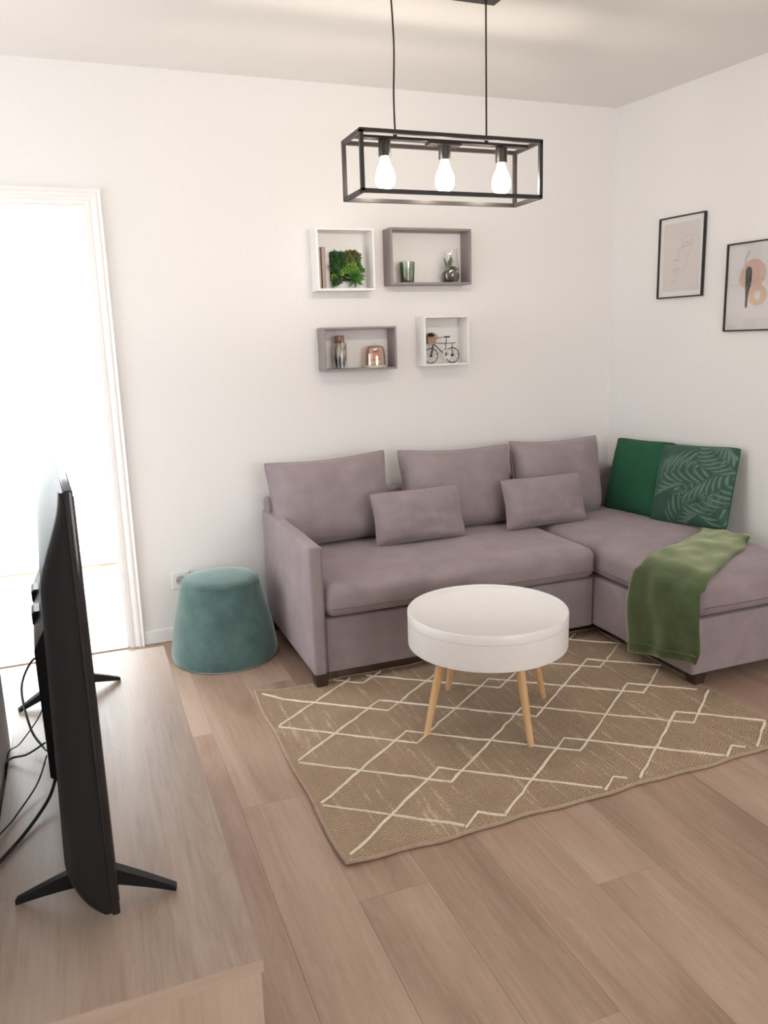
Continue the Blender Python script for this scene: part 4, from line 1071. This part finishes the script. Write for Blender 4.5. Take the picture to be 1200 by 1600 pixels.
def shell_bm():
    ny, nz = 56, 44; bm = B(); rows = []
    yy = [-TL/2+0.004+(TL-0.008)*(0.5-0.5*math.cos(PI*i/ny)) for i in range(ny+1)]
    zz = [TZ0+0.003+(TZ1-TZ0-0.006)*(0.5-0.5*math.cos(PI*j/nz)) for j in range(nz+1)]
    f = [[bm.verts.new((-0.013-shell_t(y, z), y, z)) for z in zz] for y in yy]
    b = [[bm.verts.new((-0.0125, y, z)) for z in zz] for y in yy]
    for i in range(ny):
        for j in range(nz): bm.faces.new((f[i][j], f[i][j+1], f[i+1][j+1], f[i+1][j]))
    for i in range(ny):
        bm.faces.new((f[i][0], f[i+1][0], b[i+1][0], b[i][0])); bm.faces.new((f[i][nz], b[i][nz], b[i+1][nz], f[i+1][nz]))
    for j in range(nz):
        bm.faces.new((f[0][j], b[0][j], b[0][j+1], f[0][j+1])); bm.faces.new((f[ny][j], f[ny][j+1], b[ny][j+1], b[ny][j]))
    return bm
obj('back_shell', shell_bm(), M_TV, tv, angle=60)
hs = -0.058
def housing_bm():
    bm = B(); y0, y1, z0, z1, d0, d1 = -0.15, 0.36, 0.075, 0.425, -0.050, -0.088
    prof = [(d0, z0), (d1+0.012, z0), (d1, z0+0.012), (d1, z1-0.075), (d1+0.006, z1-0.060), (d0, z1)]
    a = [bm.verts.new((x, y0, z)) for x, z in prof]; b = [bm.verts.new((x, y1, z)) for x, z in prof]
    # chamfer the ends
    for v in a[1:5]: v.co.y += 0.012
    for v in b[1:5]: v.co.y -= 0.012
    bm.faces.new(a); bm.faces.new(list(reversed(b)))
    for i in range(len(prof)):
        j = (i+1) % len(prof); bm.faces.new((a[j], a[i], b[i], b[j]))
    return bm
obj('rear_housing', housing_bm(), M_TV, tv, smooth=False)
for k in range(2):
    y = 0.02+0.17*k
    bm = B(); box(bm, (-0.0895, y, 0.348), (-0.060, y+0.07, 0.380), 0.005)
    obj('vent_rib', bm, M_TV, tv, smooth=False)
for k in range(4):
    obj('vent_slot', box(B(), (-0.0405, 0.02+0.10*k, 0.575), (-0.028, 0.09+0.10*k, 0.583), 0.002), M_TVG, tv, smooth=False)
for y, z in ((-0.16, 0.25), (-0.28, 0.235)):
    obj('screw', lathe(B(), [(0.001, 0.106), (0.006, 0.106), (0.006, 0.101), (0.001, 0.101)], n=12, mat=Matrix.Rotation(R(-90), 4, 'Y') @ Matrix.Translation((z, y, 0))), M_PIN, tv) if z < 0.0 else None
# splayed feet
def foot(name_pts, nearfar):
    top, tip = name_pts
    bm = B(); n = 8; top = Vector(top); tip = Vector(tip); ax = (tip-top).normalized(); sd = ax.cross(Vector((0, 0, 1))).normalized(); upn = sd.cross(ax)
    prev = None
    for k in range(n+1):
        t = k/n; c = top.lerp(tip, t)
        hh = 0.036*(1-t)+0.009*t; ww = 0.020*(1-t)+0.012*t
        c = c+Vector((0, 0, 0.002*math.sin(PI*t)))
        ring = [bm.verts.new(c+sd*a*ww/2+Vector((0, 0, 1))*b*hh/2) for a, b in ((-1, -1), (1, -1), (1, 1), (-1, 1))]
        if prev:
            for i in range(4): bm.faces.new((prev[i], prev[(i+1) % 4], ring[(i+1) % 4], ring[i]))
        else: bm.faces.new(list(reversed(ring)))
        prev = ring
    bm.faces.new(prev); return bm
mi = mw(tv).inverted()
for near, bt_, ft_ in ((True, (-2.945, -2.385), (-2.690, -2.456)), (False, (-2.985, -1.589), (-2.731, -1.487))):
    b_ = mi @ Vector((*bt_, CZ+0.0047)); f_ = mi @ Vector((*ft_, CZ+0.0047)); m_ = (b_+f_)/2
    root = Vector((-0.030, m_.y, 0.050))
    for tip in (b_, f_):
        l = obj('leg', foot((root, tip), near), M_TV, tv, angle=30); l['label'] = 'splayed tapered black foot'

# ================================================================ cables behind the television
def cable(label, pts, r=0.0028):
    o = obj('cable', tube(B(), catmull(pts, 8), r, 8), M_CABLE); tag(o, label, 'cable', 'cables behind the television'); return o
CABLES = [
 ('black cable looping out from the far end of the television above its rear foot', [(-2.905, -1.60, 0.600), (-2.940, -1.60, 0.585), (-2.965, -1.66, 0.54), (-2.945, -1.78, 0.485), (-2.915, -1.86, 0.468), (-2.905, -1.90, 0.480)], 0.0028),
 ('thin black cable crossing the looped one and dropping behind the bench', [(-2.905, -1.72, 0.535), (-2.930, -1.74, 0.49), (-2.970, -1.80, 0.462), (-2.9955, -1.83, 0.452), (-2.9962, -1.85, 0.36), (-2.9962, -1.86, 0.25)], 0.0016),
 ('black cable running level from the television to the bench back edge', [(-2.910, -1.88, 0.490), (-2.950, -1.88, 0.470), (-2.985, -1.86, 0.458), (-2.9955, -1.89, 0.452), (-2.9962, -1.92, 0.36), (-2.9962, -1.93, 0.25)], 0.0024),
 ('thin black cable bowing beside the thick power cable to the bench back edge', [(-2.905, -1.95, 0.492), (-2.925, -2.02, 0.466), (-2.965, -2.12, 0.455), (-2.9955, -2.20, 0.452), (-2.9962, -2.22, 0.36), (-2.9962, -2.23, 0.25)], 0.0018),
 ('thick black power cable at the near end of the cables behind the television', [(-2.880, -2.03, 0.500), (-2.898, -2.09, 0.470), (-2.940, -2.18, 0.456), (-2.985, -2.27, 0.455), (-2.9955, -2.30, 0.448), (-2.9962, -2.34, 0.36), (-2.9962, -2.35, 0.25)], 0.0036)]
for lb, pts, r in CABLES: cable(lb, pts, r)
